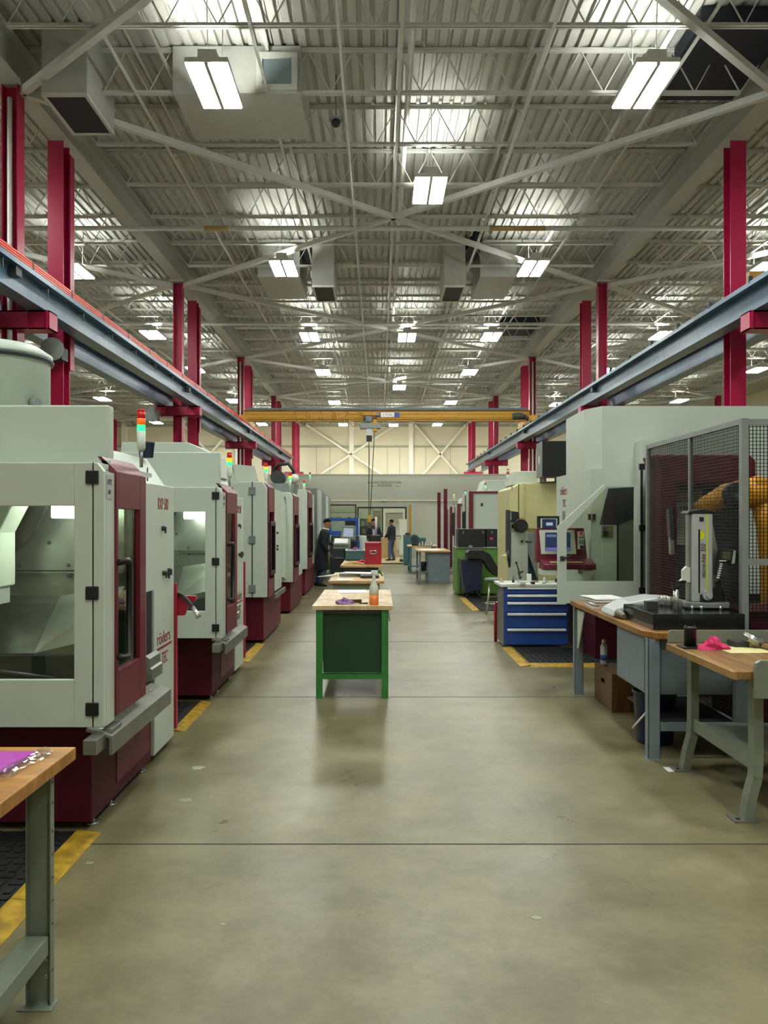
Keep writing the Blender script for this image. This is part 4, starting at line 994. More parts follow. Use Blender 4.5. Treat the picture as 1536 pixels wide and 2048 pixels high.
MB().box(1.97, 2.55, 5.745, 5.765, 0.2, 0.26).box(2.5, 2.55, 5.8, 7.9, 0.2, 0.25).build('stretcher', 'greyblue', r)
MB().box(2.0, 2.5, 5.80, 6.6, 0.245, 0.26).build('lower_shelf', 'dark', r)
p = thing('granite_plate', 'black granite surface plate on the long wooden bench', 'surface plate', (2.28, 6.2, 0.895))
MB().box(1.955, 2.61, 5.845, 6.56, 0.895, 1.01).build('slab', 'granite', p, bevel=0.004)
ZG = 1.01
# height gauge
gx, gy = 2.47, 6.22
hg = thing('height_gauge', 'tall silver height gauge with a yellow stripe on the granite plate', 'height gauge', (gx, gy, ZG))
MB().prism([(gx - 0.17, gy - 0.05), (gx - 0.08, gy - 0.11), (gx + 0.14, gy - 0.11), (gx + 0.17, gy - 0.05), (gx + 0.16, gy + 0.14), (gx - 0.12, gy + 0.14)], 'z', ZG + 0.012, ZG + 0.052).build('base', 'mid', hg, bevel=0.006)
for xx, yy in ((-0.13, -0.09), (-0.07, -0.115), (0.07, -0.12)): MB().cyl((gx + xx, gy + yy, ZG), (gx + xx, gy + yy, ZG + 0.03), 0.011, n=10).build('foot', 'chrome', hg)
c0, c1 = gx - 0.115, gx + 0.045
MB().box(c0, c1, gy - 0.05, gy + 0.09, ZG + 0.052, ZG + 0.72).build('column', 'silver', hg, bevel=0.012)
MB().box(c0 - 0.02, c0 - 0.004, gy - 0.02, gy + 0.03, ZG + 0.05, ZG + 0.71).build('guide_rail', 'alu', hg)
MB().prism([(c0 - 0.035, ZG + 0.72), (c1, ZG + 0.72), (c1 - 0.01, ZG + 0.735), (c1 - 0.07, ZG + 0.752), (c0 - 0.02, ZG + 0.738)], 'y', gy - 0.055, gy + 0.095).build('top_cap', 'black', hg, bevel=0.003)
MB().prism([(c1, ZG + 0.70), (c1 + 0.01, ZG + 0.70), (c1 + 0.06, ZG + 0.43), (c1 + 0.06, ZG + 0.2), (c1, ZG + 0.2)], 'y', gy + 0.01, gy + 0.08).build('rear_cover', 'alu', hg)
fy = gy - 0.0505
MB().box(c0 + 0.048, c0 + 0.06, fy - 0.002, fy + 0.001, ZG + 0.12, ZG + 0.60).build('slot', 'gasket', hg)
MB().box(c1 - 0.052, c1 - 0.041, fy - 0.002, fy + 0.001, ZG + 0.10, ZG + 0.715).build('yellow_stripe', 'lime2', hg)
MB().prism([(c0 + 0.061 + 0.034 * math.sin(math.pi * i / 14), ZG + 0.555 + 0.034 * math.cos(math.pi * i / 14)) for i in range(15)], 'y', fy - 0.002, fy + 0.001).build('yellow_mark', 'lime2', hg)
MB().box(c0 + 0.055, c0 + 0.088, fy - 0.002, fy + 0.001, ZG + 0.658, ZG + 0.692).build('badge', 'black', hg)
text(hg, 'lettering', 'micro-hite 350', 0.052, (c0 + 0.102, fy - 0.001, ZG + 0.235), '-y', 'ink', sx=0.82, shear=0.15, rot=(R(90), R(-90), 0))
MB().cyl((c1 - 0.055, gy - 0.05, ZG + 0.105), (c1 - 0.055, gy - 0.09, ZG + 0.105), 0.036).cyl((c1 - 0.05, gy - 0.09, ZG + 0.10), (c1 - 0.05, gy - 0.11, ZG + 0.10), 0.018).build('hand_wheel', 'silver', hg)
MB().box(c0 + 0.06, c1 - 0.005, gy - 0.075, gy - 0.05, ZG + 0.055, ZG + 0.11).build('wheel_recess', 'black', hg)
MB().prism([(c0 - 0.06, ZG + 0.29), (c0 - 0.03, ZG + 0.32), (c0 - 0.004, ZG + 0.31), (c0 - 0.004, ZG + 0.20), (c0 - 0.03, ZG + 0.20), (c0 - 0.035, ZG + 0.215), (c0 - 0.08, ZG + 0.21), (c0 - 0.06, ZG + 0.225)], 'y', gy - 0.03, gy + 0.01).build('probe_carriage', 'whiteb', hg)
MB().cyl((c0 - 0.10, gy - 0.01, ZG + 0.205), (c0 - 0.03, gy - 0.01, ZG + 0.205), 0.005, n=8).build('probe', 'dark', hg)
MB().prism([(c1 + 0.0, ZG + 0.05), (c1 + 0.1, ZG + 0.05), (c1 + 0.09, ZG + 0.14), (c1 + 0.068, ZG + 0.16), (c1 + 0.07, ZG + 0.21), (c1 + 0.02, ZG + 0.16), (c1, ZG + 0.16)], 'y', gy - 0.03, gy + 0.08).build('battery_housing', 'black', hg, bevel=0.004)
pd = MB().prism([(c1 + 0.01, ZG + 0.26), (c1 + 0.05, ZG + 0.235), (c1 + 0.095, ZG + 0.24), (c1 + 0.10, ZG + 0.33), (c1 + 0.07, ZG + 0.36), (c1 + 0.03, ZG + 0.35)], 'y', gy - 0.1, gy - 0.04).build('keypad_housing', 'dark', hg, bevel=0.004)
for k in range(7): MB().box(c1 + 0.004 + 0.004 * k, c1 + 0.024 + 0.004 * k, gy - 0.106, gy - 0.1, ZG + 0.235 + 0.017 * k, ZG + 0.246 + 0.017 * k).build('key', 'papers', pd)
dsp = MB().prism([(c1 + 0.015, ZG + 0.37), (c1 + 0.11, ZG + 0.345), (c1 + 0.125, ZG + 0.445), (c1 + 0.035, ZG + 0.445)], 'y', gy - 0.115, gy - 0.05).build('display_housing', 'black', hg, bevel=0.004)
MB().prism([(c1 + 0.035, ZG + 0.385), (c1 + 0.1, ZG + 0.37), (c1 + 0.11, ZG + 0.435), (c1 + 0.043, ZG + 0.435)], 'y', gy - 0.118, gy - 0.114).build('display', mat('lcd_glass', '#5a6350', 0.2, var=0), dsp)
MB().box(c1 + 0.018, c1 + 0.07, gy - 0.119, gy - 0.114, ZG + 0.362, ZG + 0.370).build('key_row', 'papers', dsp)
MB().prism([(c1 + 0.11, ZG + 0.345), (c1 + 0.135, ZG + 0.345), (c1 + 0.145, ZG + 0.44), (c1 + 0.125, ZG + 0.445)], 'y', gy - 0.11, gy - 0.05).build('display_side', 'whiteb', dsp)
MB().box(c1 + 0.13, c1 + 0.2, gy - 0.09, gy - 0.03, ZG + 0.36, ZG + 0.44).build('roll_printer', 'black', hg, bevel=0.008)
MB().loft([(c1 + 0.19, gy - 0.06, ZG + 0.432), (c1 + 0.215, gy - 0.06, ZG + 0.42), (c1 + 0.22, gy - 0.06, ZG + 0.385), (c1 + 0.205, gy - 0.06, ZG + 0.365)], [0.014, 0.016, 0.016, 0.01], 10).build('paper_curl', 'ypaper', hg)
MB().tube([(c1 + 0.06, gy - 0.0, ZG + 0.26), (c1 + 0.1, gy + 0.02, ZG + 0.32), (c1 + 0.1, gy + 0.03, ZG + 0.22), (c1 + 0.1, gy + 0.05, ZG + 0.12), (c1 + 0.06, gy + 0.08, ZG + 0.08)], 0.004, 6).build('cable', 'mid', hg)
tag(MB().box(PX(1291, 6.15), PX(1314, 6.15), 6.12, 6.19, ZG, ZG + 0.062).build('gauge_block', 'dark', origin=(2.0, 6.15, ZG), bevel=0.002), 'dark square gauge block on the granite plate', 'gauge block')
for k, (px, dd, rr, hh, lab) in enumerate(((1323, 6.4, 0.028, 0.075, 'short polished steel cylinder behind the wider one on the granite plate'), (1336, 6.36, 0.04, 0.078, 'wide polished steel cylinder on the granite plate'))):
    o = tag(MB().lathe((PX(px, dd), dd, ZG), [(rr, 0), (rr, hh - 0.003), (rr - 0.003, hh), (0.001, hh)], 24).build('steel_cylinder', 'chrome', origin=(PX(px, dd), dd, ZG)), lab, 'gauge block')
po = thing('gauge_post', 'slim polished steel post with a black cap on the granite plate', 'gauge post', (PX(1352, 6.1), 6.1, ZG))
MB().cyl((PX(1352, 6.1), 6.1, ZG), (PX(1352, 6.1), 6.1, ZG + 0.155), 0.02, n=20).build('post', 'chrome', po)
MB().box(PX(1352, 6.1) - 0.028, PX(1352, 6.1) + 0.028, 6.08, 6.12, ZG + 0.155, ZG + 0.185).box(PX(1352, 6.1) - 0.035, PX(1352, 6.1) - 0.012, 6.09, 6.11, ZG + 0.185, ZG + 0.205).build('cap', 'black', po)
# dust cover, papers, crate, can, bucket
dc = thing('dust_cover', 'pale grey plastic dust cover heaped behind the granite plate', 'cover', (2.3, 6.8, 0.895))
pr = [(-0.36, 0), (-0.33, 0.05), (-0.2, 0.12), (0.0, 0.155), (0.2, 0.145), (0.31, 0.1), (0.33, 0)]
MB().prism([(2.24 + x, 0.895 + z) for x, z in pr], 'y', 6.62, 7.0).build('cover', mat('grey_plastic', '#b4b6b4', 0.4, var=0.06), dc, bevel=0.02)
MB().loft([(1.93, 6.45, 0.92), (1.915, 6.55, 0.94), (1.95, 6.66, 0.93)], [0.02, 0.035, 0.02], 10).build('cover_fold', 'alup', dc)
pp = thing('paper_stack', 'untidy stack of printed papers at the far end of the long bench', 'papers', (2.03, 7.5, 0.895))
rnd = random.Random(4)
for k in range(9):
    a = rnd.uniform(-0.15, 0.15); ox, oy = rnd.uniform(-.02, .02), rnd.uniform(-.03, .03); co, si = math.cos(a), math.sin(a)
    hw, hd = 0.15, 0.2
    q_ = [(2.06 + ox + p_ * co - s_ * si, 7.45 + oy + p_ * si + s_ * co) for p_, s_ in ((-hw, -hd), (hw, -hd), (hw, hd), (-hw, hd))]
    MB().prism(q_, 'z', 0.896 + k * 0.0095, 0.896 + (k + 1) * 0.0095 - 0.001).build('sheaf', 'paper' if k % 3 else 'papers', pp)
cr = thing('wooden_crate', 'stained wooden crate with a hand hole under the long bench', 'crate', (2.25, 7.6, 0))
x0, x1, y0, y1 = 2.03, 2.75, 7.15, 7.72
MB().ringx((y0, y1, 0, 0.32), (7.38, 7.5, 0.2, 0.245), x0, x0 + 0.02).build('end_board', 'crate', cr)
MB().box(x0 + 0.02, x1, y0, y0 + 0.02, 0, 0.32).box(x0 + 0.02, x1, y1 - 0.02, y1, 0, 0.32).box(x1 - 0.02, x1, y0 + 0.02, y1 - 0.02, 0, 0.32).build('side_boards', 'crate', cr)
MB().box(x0, x1, y0, y1, 0.32, 0.335).build('lid', 'crate', cr)
ca = thing('aerosol_can', 'white and blue aerosol can standing on the wooden crate', 'can', (2.09, 7.62, 0.335))
MB().lathe((2.09, 7.62, 0.335), [(0.03, 0), (0.033, 0.005), (0.033, 0.17), (0.024, 0.19), (0.018, 0.195)], 20).build('body', 'silver', ca)
MB().lathe((2.09, 7.62, 0.38), [(0.0335, 0), (0.0335, 0.05)], 20).build('label', 'label', ca)
MB().lathe((2.09, 7.62, 0.53), [(0.02, 0), (0.022, 0.03), (0.012, 0.045), (0.001, 0.047)], 16).build('cap', 'chrome', ca)
bk = thing('bucket', 'navy blue bucket with a white bail handle under the long bench', 'bucket', (2.08, 6.2, 0))
MB().lathe((2.09, 6.22, 0), [(0.13, 0), (0.135, 0.01), (0.155, 0.36), (0.165, 0.37), (0.165, 0.39), (0.15, 0.39), (0.128, 0.02), (0.001, 0.02)], 28).build('pail', 'navy', bk)
MB().cyl((1.885, 6.10, 0.13), (1.985, 6.06, 0.27), 0.008, n=8).build('handle', 'papers', bk)
tag(MB().box(1.96, 2.04, 5.45, 5.55, 0, 0.001).build('floor_tape', 'papers', origin=(2, 5.5, 0)), 'white tape patch on the floor by the flared bench leg', 'tape') if False else None
# ================================================================ wire fence, robot cell
FX, FY0, FY1, FZ = 2.66, 5.98, 8.1, 2.42
fn = thing('wire_fence', 'grey framed wire mesh guard fence around the robot cell', 'fence', (FX, 7.0, 0))
for y, w_ in ((FY0, 0.05), (7.0, 0.03), (FY1, 0.04)): MB().box(FX - w_ / 2, FX + w_ / 2, y - w_ / 2, y + w_ / 2, 0, FZ).build('post', 'post', fn)
for x in (3.75, 4.85): MB().box(x - 0.025, x + 0.025, FY0 - 0.02, FY0 + 0.02, 0, FZ).build('post', 'post', fn)
for z0 in (FZ - 0.04, 0.1): MB().box(FX - 0.018, FX + 0.018, FY0 + 0.025, FY1 - 0.02, z0, z0 + 0.04).build('rail', 'post', fn)
for z0 in (FZ - 0.05, 1.35, 0.1): MB().box(FX + 0.025, 4.825, FY0 - 0.018, FY0 + 0.018, z0, z0 + 0.045).build('rail', 'post', fn)
wm = MB(); k = 0.0265; t_ = 0.0023
y = FY0 + 0.04
while y < FY1 - 0.03: wm.box(FX - t_, FX + t_, y - t_, y + t_, 0.14, FZ - 0.04); y += k
z = 0.16
while z < FZ - 0.05: wm.box(FX - t_ * 2, FX, FY0 + 0.025, FY1 - 0.02, z - t_, z + t_); z += k
wm.build('wire_mesh', 'mesh', fn)
wm = MB(); x = FX + 0.04
while x < 4.82: wm.box(x - t_, x + t_, FY0 - t_, FY0 + t_, 0.14, FZ - 0.05); x += k
z = 0.16
while z < FZ - 0.05: wm.box(FX + 0.025, 4.825, FY0 - t_ * 2, FY0, z - t_, z + t_); z += k
wm.build('wire_mesh', 'mesh', fn)
rm = thing('hand_remote', 'grey hand remote clipped on the wire fence behind the height gauge', 'remote', (FX - 0.03, 7.4, 1.6))
MB().prism([(7.36, 1.64), (7.44, 1.66), (7.47, 1.9), (7.41, 1.92), (7.38, 1.8)], 'x', FX - 0.045, FX - 0.005).build('body', 'dark', rm, bevel=0.004)
rm.location.z -= 0.13
MB().prism([(7.36, 1.5), (7.41, 1.5), (7.44, 1.72), (7.38, 1.73)], 'x', FX - 0.04, FX - 0.006).build('grip', 'alup', rm)
MB().box(FX - 0.05, FX - 0.045, 7.4, 7.43, 1.73, 1.75).build('button', 'red', rm)
cell = thing('robot_cell_machine', 'burgundy and dark machine housing behind the wire fence', 'milling machine', (3.4, 8.7, 0))
MB().prism([(2.86, 0.0), (3.02, 0.0), (3.02, 1.95), (3.02, 2.05), (3.75, 2.05), (3.75, 1.92), (3.82, 1.92), (3.82, 2.28), (3.76, 2.34), (2.80, 2.34), (2.86, 2.22)], 'y', 8.3, 8.75).build('portal', 'burg', cell, bevel=0.02)
MB().box(3.02, 5.0, 8.7, 9.3, 0, 2.2).build('housing', 'dark', cell)
MB().box(3.12, 3.42, 8.68, 8.7, 1.42, 2.0).build('white_panel', 'white', cell)
text(cell, 'lettering', 'röders', 0.1, (3.18, 8.678, 1.78), '-y', 'ink', depth=0.001)
MB().box(3.04, 5.0, 7.9, 8.68, 0, 0.8).build('table', 'dark', cell, bevel=0.02)
MB().box(3.9, 5.2, 8.66, 8.7, 0.9, 2.3).build('side_panel', 'white', cell)
MB().box(2.9, 5.0, 7.8, 7.9, 0, 0.6).build('front_plinth', 'burgx', cell)
lk = thing('low_cabinet', 'low burgundy cabinet standing on the floor just inside the wire fence', 'cabinet', (3.8, 6.6, 0))
MB().box(2.8, 4.8, 6.3, 6.9, 0.05, 0.98).build('body', 'burgx', lk, bevel=0.01); MB().box(2.85, 4.75, 6.33, 6.88, 0, 0.05).build('plinth', 'black', lk)
for x in (2.85, 3.83): MB().box(x, x + 0.92, 6.285, 6.3, 0.1, 0.9).build('door', 'burg', lk)
rb = thing('industrial_robot', 'orange industrial robot arm inside the wire fence', 'robot', (3.75, 7.2, 0))
MB().lathe((3.75, 7.3, 0), [(0.2, 0), (0.2, 0.08), (0.17, 0.1), (0.17, 0.3), (0.14, 0.34)], 24).build('base', 'robot', rb)
MB().lathe((3.75, 7.3, 0.34), [(0.19, 0), (0.19, 0.18), (0.12, 0.24)], 24).build('turret', 'robot', rb)
MB().cyl((3.62, 7.3, 0.62), (3.88, 7.3, 0.62), 0.14, n=20).build('shoulder', 'dark', rb)
MB().loft([(3.72, 7.3, 0.62), (3.70, 7.3, 1.1), (3.66, 7.3, 1.6), (3.62, 7.3, 1.9)], [0.13, 0.095, 0.09, 0.12], 16).build('lower_arm', 'robot', rb)
MB().cyl((3.45, 7.3, 1.92), (3.78, 7.3, 1.92), 0.14, n=20).box(3.5, 3.85, 7.18, 7.42, 1.86, 2.05).build('elbow', 'robot', rb, bevel=0.02)
MB().loft([(3.6, 7.3, 1.95), (3.3, 7.35, 1.90), (3.14, 7.4, 1.80), (3.08, 7.42, 1.74)], [0.13, 0.1, 0.085, 0.07], 16).build('forearm', 'robot', rb)
MB().lathe((3.36, 7.25, 1.86), [(0.08, -0.05), (0.08, 0.05)], 18).cyl((3.35, 7.2, 1.9), (3.35, 7.3, 1.9), 0.11, n=20).build('wrist_joint', 'dark', rb)
MB().tube([(3.85, 7.1, 1.9), (3.95, 7.0, 1.4), (3.9, 6.95, 1.0), (3.7, 6.95, 0.9), (3.62, 7.0, 1.1), (3.6, 7.1, 1.4)], 0.035, 10).build('dress_hose', 'black', rb)
MB().box(3.0, 3.14, 7.32, 7.5, 1.66, 1.76).build('gripper', 'robot', rb, bevel=0.01)
rb.location.x -= 0.2
# ================================================================ tall white machine with the open door
wmx = thing('machining_centre', 'tall white machining centre with an open windowed door behind the wire fence', 'machining centre', (3.8, 10.5, 0))
MB().box(2.51, 5.6, 9.71, 11.6, 0.66, 2.285).build('body', 'white', wmx)
MB().prism([(2.64, 9.71), (5.6, 9.71), (5.6, 11.0), (2.51, 11.0), (2.51, 10.04)], 'z', 2.285, 3.03).build('tower', 'white', wmx)
MB().box(2.6, 5.5, 9.85, 11.5, 0, 0.66).build('plinth', 'burgx', wmx)
def wp(px, py, d=9.7): return (PX(px, d), PZ(py, d))
MB().prism([wp(1199, 1049), wp(1217, 977), wp(1272, 974), wp(1272, 1036), wp(1237, 1049)], 'y', 9.70, 9.709).build('cabin_opening', 'dark', wmx)
MB().prism([wp(1237, 1049), wp(1272, 1036), wp(1272, 1166), wp(1237, 1166)], 'y', 9.704, 9.709).build('inner_panel', 'alup', wmx)
MB().prism([wp(1234, 1049), wp(1237, 1049), wp(1237, 1166), wp(1234, 1166)], 'y', 9.698, 9.709).build('panel_edge', 'gasket', wmx)
MB().box(wp(1176, 0)[0], wp(1180, 0)[0], 9.66, 9.71, wp(0, 1040)[1], wp(0, 1028)[1]).box(wp(1185, 0)[0], wp(1190, 0)[0], 9.66, 9.71, wp(0, 1040)[1], wp(0, 1028)[1]).build('door_catch', 'black', wmx)
sg = MB().box(wp(1203, 0)[0], wp(1226, 0)[0], 9.695, 9.705, wp(0, 1074)[1], wp(0, 1052)[1]).build('warning_plate', 'alup', wmx)
wx, wz = wp(1209, 1066)
MB().ball((wx, 9.693, wz + 0.055), (0.012, 0.002, 0.012), 10).prism([(wx - 0.02, wz - 0.04), (wx + 0.03, wz - 0.04), (wx + 0.05, wz), (wx + 0.01, wz + 0.035), (wx - 0.02, wz + 0.02)], 'y', 9.692, 9.695).build('pictogram', 'ink', sg)
MB().prism([wp(1216, 1061), wp(1225, 1061), wp(1220.5, 1053)], 'y', 9.692, 9.695).build('warning_triangle', 'yellow', sg)
MB().box(wp(1193, 0)[0], wp(1203, 0)[0], 9.705, 9.709, wp(0, 991)[1], wp(0, 983)[1]).build('yellow_sticker', 'lime2', wmx)
text(wmx, 'lettering', 'röders', 0.17, (2.508, 11.35, 2.02), '-x', 'inkred', sx=0.85)
text(wmx, 'lettering', 'TEC', 0.14, (2.508, 11.2, 1.86), '-x', 'inkred', sx=0.8)
MB().box(2.504, 2.51, 11.05, 11.2, 1.6, 1.8).build('rating_plate', 'mid', wmx)
dm = 9.4
def dp(px, py): return (PX(px, dm), PZ(py, dm))
A, B_, C_, D_, E_ = dp(1114, 1206), dp(1284, 1206), dp(1284, 970), dp(1206, 970), dp(1114, 1053)
a, b_, c_, d_, e_ = dp(1132, 1162), dp(1267, 1162), dp(1267, 974), dp(1212, 974), dp(1132, 1060)
dd = MB()
for P, Q, q, p_ in ((A, B_, b_, a), (B_, C_, c_, b_), (C_, D_, d_, c_), (D_, E_, e_, d_), (E_, A, a, e_)):
    dd.prism([P, Q, q, p_], 'y', dm - 0.03, dm)
door = dd.build('open_door', 'white', wmx)
MB().prism([a, b_, c_, d_, e_], 'y', dm - 0.018, dm - 0.012).build('pane', 'glass', door)
MB().cyl((dp(1123, 0)[0], dm - 0.045, dp(0, 1117)[1]), (dp(1142, 0)[0], dm - 0.06, dp(0, 1111)[1]), 0.012, n=8).box(dp(1119, 0)[0], dp(1127, 0)[0], dm - 0.045, dm - 0.03, dp(0, 1121)[1], dp(0, 1112)[1]).build('handle', 'dark', door)
MB().box(dp(1279, 0)[0], dp(1283, 0)[0], dm - 0.05, dm - 0.03, dp(0, 1188)[1], dp(0, 930)[1]).build('hinge_rod', 'black', door)
for py in (934, 1056, 1180): MB().box(dp(1276, 0)[0], dp(1287, 0)[0], dm - 0.06, dm - 0.03, dp(0, py + 6)[1], dp(0, py - 6)[1]).build('hinge', 'black', door)
MB().box(dp(1286, 0)[0], FX + 0.6, 9.42, 9.705, 0.66, 2.6).build('hinge_post', 'white', wmx)
floor_mat('black rubber mat with yellow edge under the blue drawer cabinet', 1.75, 3.2, 9.55, 10.75, 0.0001, -1)
r = thing('mat_edge', 'yellow ramped mat edge in front of the blue drawer cabinet', 'mat edge', (2.4, 9.9, 0))
MB().prism([(9.36, 0), (9.52, 0.018), (9.54, 0.018), (9.54, 0)], 'x', 1.72, 3.2).build('ramp', 'yedge', r)
MB().prism([(1.62, 0), (1.74, 0), (1.74, 0.018), (1.72, 0.018)], 'y', 9.4, 10.79).build('ramp', 'yedge', r)
# operator console
cx = 9.69
def cp(px, py): return (PX(px, cx), PZ(py, cx))
co_ = thing('operator_console', 'burgundy operator console with two screens behind the open machine door', 'console', (PX(1125, cx), cx, 0))
def cbox(n, m_, px0, px1, py0, py1, ya, yb_, par=co_, bev=0.0):
    q0, q1 = cp(px0, py1), cp(px1, py0)
    return MB().box(q0[0], q1[0], cx + ya, cx + yb_, q0[1], q1[1]).build(n, m_, par, bevel=bev)
MB().prism([cp(1073, 1125), cp(1074, 1056), cp(1168, 1056), cp(1176, 1125)], 'y', cx, cx + 0.14).build('housing', 'burgd', co_, bevel=0.008)
MB().prism([cp(1082, 1108), cp(1078, 1060), cp(1148, 1060), cp(1152, 1108)], 'y', cx - 0.012, cx).build('bezel', 'whiteb', co_)
cbox('screen', 'screend', 1090, 1140, 1065, 1101, -0.018, -0.012)
MB().prism([cp(1091, 1101), cp(1091, 1095), cp(1141, 1095), cp(1141, 1101)], 'y', cx - 0.02, cx - 0.018).build('screen_bar', glow('screen_violet', '#7f7fc4', 0.6), co_)
cbox('screen_window', glow('screen_lilac', '#8f94c8', 0.5), 1092, 1112, 1069, 1074, -0.02, -0.018)
kp = cbox('key_strip', 'whiteb', 1155, 1167, 1063, 1098, -0.014, 0)
cbox('stop_button', 'sred', 1159, 1164, 1064, 1069, -0.035, -0.014, kp)
for py in (1075, 1082, 1086): cbox('key', 'black', 1158, 1160.5, py - 1.5, py + 1.5, -0.022, -0.014, kp); cbox('key', 'black', 1163, 1165.5, py - 1.5, py + 1.5, -0.022, -0.014, kp)
cbox('dial', 'black', 1160, 1166, 1091, 1097, -0.03, -0.014, kp)
MB().prism([(cx - 0.02, cp(0, 1118)[1]), (cx - 0.22, cp(0, 1127)[1]), (cx - 0.22, cp(0, 1137)[1]), (cx + 0.1, cp(0, 1137)[1])], 'x', cp(1080, 0)[0] - 0.0, cp(1183, 0)[0]).build('keyboard_shelf', 'burgd', co_, bevel=0.006)
kb = MB()
for k in range(16): kb.box(cp(1095 + 4 * k, 0)[0], cp(1098 + 4 * k, 0)[0], cx - 0.18, cx - 0.10, cp(0, 1124)[1], cp(0, 1122)[1])
kb.build('keys', 'ypaper', co_)
for px0, px1 in ((1078, 1108), (1158, 1180)): cbox('under_box', 'whiteb', px0, px1, 1138, 1148, -0.2, 0.05)
up = cbox('upper_screen_case', 'black', 1075, 1119, 1032, 1056, 0.0, 0.05, co_, 0.005)
cbox('upper_bezel', 'whiteb', 1081, 1114, 1037, 1056, -0.008, 0, up)
cbox('upper_screen', 'screend', 1084, 1112, 1038, 1056, -0.012, -0.008, up)
cbox('upper_window', 'screen', 1092, 1105, 1045, 1051, -0.014, -0.012, up)
MB().box(PX(1120, cx), PX(1150, cx), cx + 0.14, cx + 0.4, 1.15, 1.25).box(PX(1120, cx), 2.505, cx + 0.4, cx + 0.5, 1.15, 1.25).build('support_arm', 'mid', co_)
# blue drawer cabinet
bc = 10.8
r = thing('drawer_cabinet', 'blue drawer cabinet with pale handles and a cluttered grey top', 'drawer cabinet', (2.1, 11.0, 0))
MB().box(1.64, 2.50, bc + 0.02, bc + 0.56, 0.03, 0.80).build('body', 'alup', r, bevel=0.004)
MB().box(1.60, 2.505, bc - 0.03, bc + 0.62, 0.80, 0.835).build('worktop', 'whiteb', r, bevel=0.004)
MB().box(1.645, 2.495, bc + 0.008, bc + 0.02, 0.03, 0.8).build('front_frame', 'blue', r)
for t_, bt in ((1172, 1187), (1187.5, 1202), (1202.5, 1224), (1224.5, 1255), (1255.5, 1289)):
    z1, z0 = PZ(t_, bc), PZ(bt, bc) + 0.004
    dq = MB().box(1.665, 2.48, bc - 0.008, bc + 0.008, z0, z1 - 0.004).build('drawer', 'blue', r)
    MB().prism([(bc - 0.03, z1 - 0.04), (bc - 0.03, z1 - 0.022), (bc - 0.008, z1 - 0.01), (bc - 0.008, z1 - 0.04)], 'x', 1.69, 2.46).build('handle', 'papers', dq)
MB().cyl((2.32, bc + 0.009, 0.785), (2.32, bc - 0.005, 0.785), 0.013, n=10).build('lock', 'black', r)
# things on the cabinet
T = 0.835
st = thing('indicator_stand', 'black articulated indicator stand on the blue cabinet', 'indicator stand', (1.9, 11.0, T))
MB().box(1.86, 1.92, 10.95, 11.01, T, T + 0.05).build('base', 'silver', st, bevel=0.003)
MB().cyl((1.89, 10.98, T + 0.05), (1.875, 10.98, T + 0.15), 0.012).cyl((1.875, 10.98, T + 0.15), (1.84, 10.98, T + 0.27), 0.009).cyl((1.86, 10.97, T + 0.13), (1.93, 10.97, T + 0.16), 0.015).build('arm', 'black', st)
for p_ in ((1.89, 10.96, T + 0.08), (1.875, 10.96, T + 0.15), (1.835, 10.96, T + 0.275)): MB().ball(p_, 0.02, 10).build('joint', 'dark', st)
rnd = random.Random(11)
kinds = [('steel_clamp', 'chrome', 'clamp'), ('paper_sheet', 'papers', 'paper'), ('tool_holder', 'dark', 'tool holder'), ('small_box', 'whiteb', 'box'), ('wood_block', 'tan', 'block'), ('cutter_case', 'black', 'case'), ('red_marker', 'red', 'marker'), ('tool_holder', 'silver', 'tool holder'), ('grey_tray', 'mid', 'tray'), ('paper_sheet', 'papers', 'paper'), ('cutter_case', 'dark', 'case'), ('yellow_gauge', 'yrag', 'gauge')]
where = ['by its open corner', 'below the indicator stand', 'next to the open corner', 'against the indicator stand', 'behind the indicator stand', 'beside the pale box', 'in front of the pale box', 'near the middle', 'under the console', 'by the console', 'at the console end', 'along the front edge']
for k, (nm, m_, ct) in enumerate(kinds):
    x = 1.66 + 0.075 * k + rnd.uniform(-.01, .01); y = (10.85 if k % 2 else 11.12) + rnd.uniform(-.04, .05)
    w_, d__, h_ = rnd.uniform(.02, .036), rnd.uniform(.03, .08), (0.004 if 'paper' in nm else rnd.uniform(.012, .05))
    o = MB()
    if ct == 'tool holder': o.lathe((x, y, T), [(w_ * .7, 0), (w_ * .7, .03), (w_ * .4, .035), (w_ * .35, .09), (.001, .09)], 14)
    elif ct == 'marker': o.cyl((x - .05, y, T + .008), (x + .05, y + .02, T + .008), .008, n=10)
    elif ct == 'clamp': o.box(x - w_, x + w_, y - d__, y + d__, T, T + .012).cyl((x, y, T + .012), (x, y, T + .05), .008, n=8)
    elif ct == 'paper': o.box(x - w_ * 1.8, x + w_ * 1.8, y - d__, y + d__, T, T + h_)
    else: o.box(x - w_, x + w_, y - d__, y + d__, T, T + h_)
    tag(o.build(nm, m_, origin=(x, y, T)), 'small %s on the blue cabinet top, %s' % (nm.replace('_', ' '), where[k]), ct, 'clutter on the blue cabinet')
tag(MB().box(1.99, 2.045, 11.0, 11.05, T, T + 0.12).build('white_carton', 'papers', origin=(2.02, 11.02, T)), 'small upright white carton beside the indicator stand', 'box')
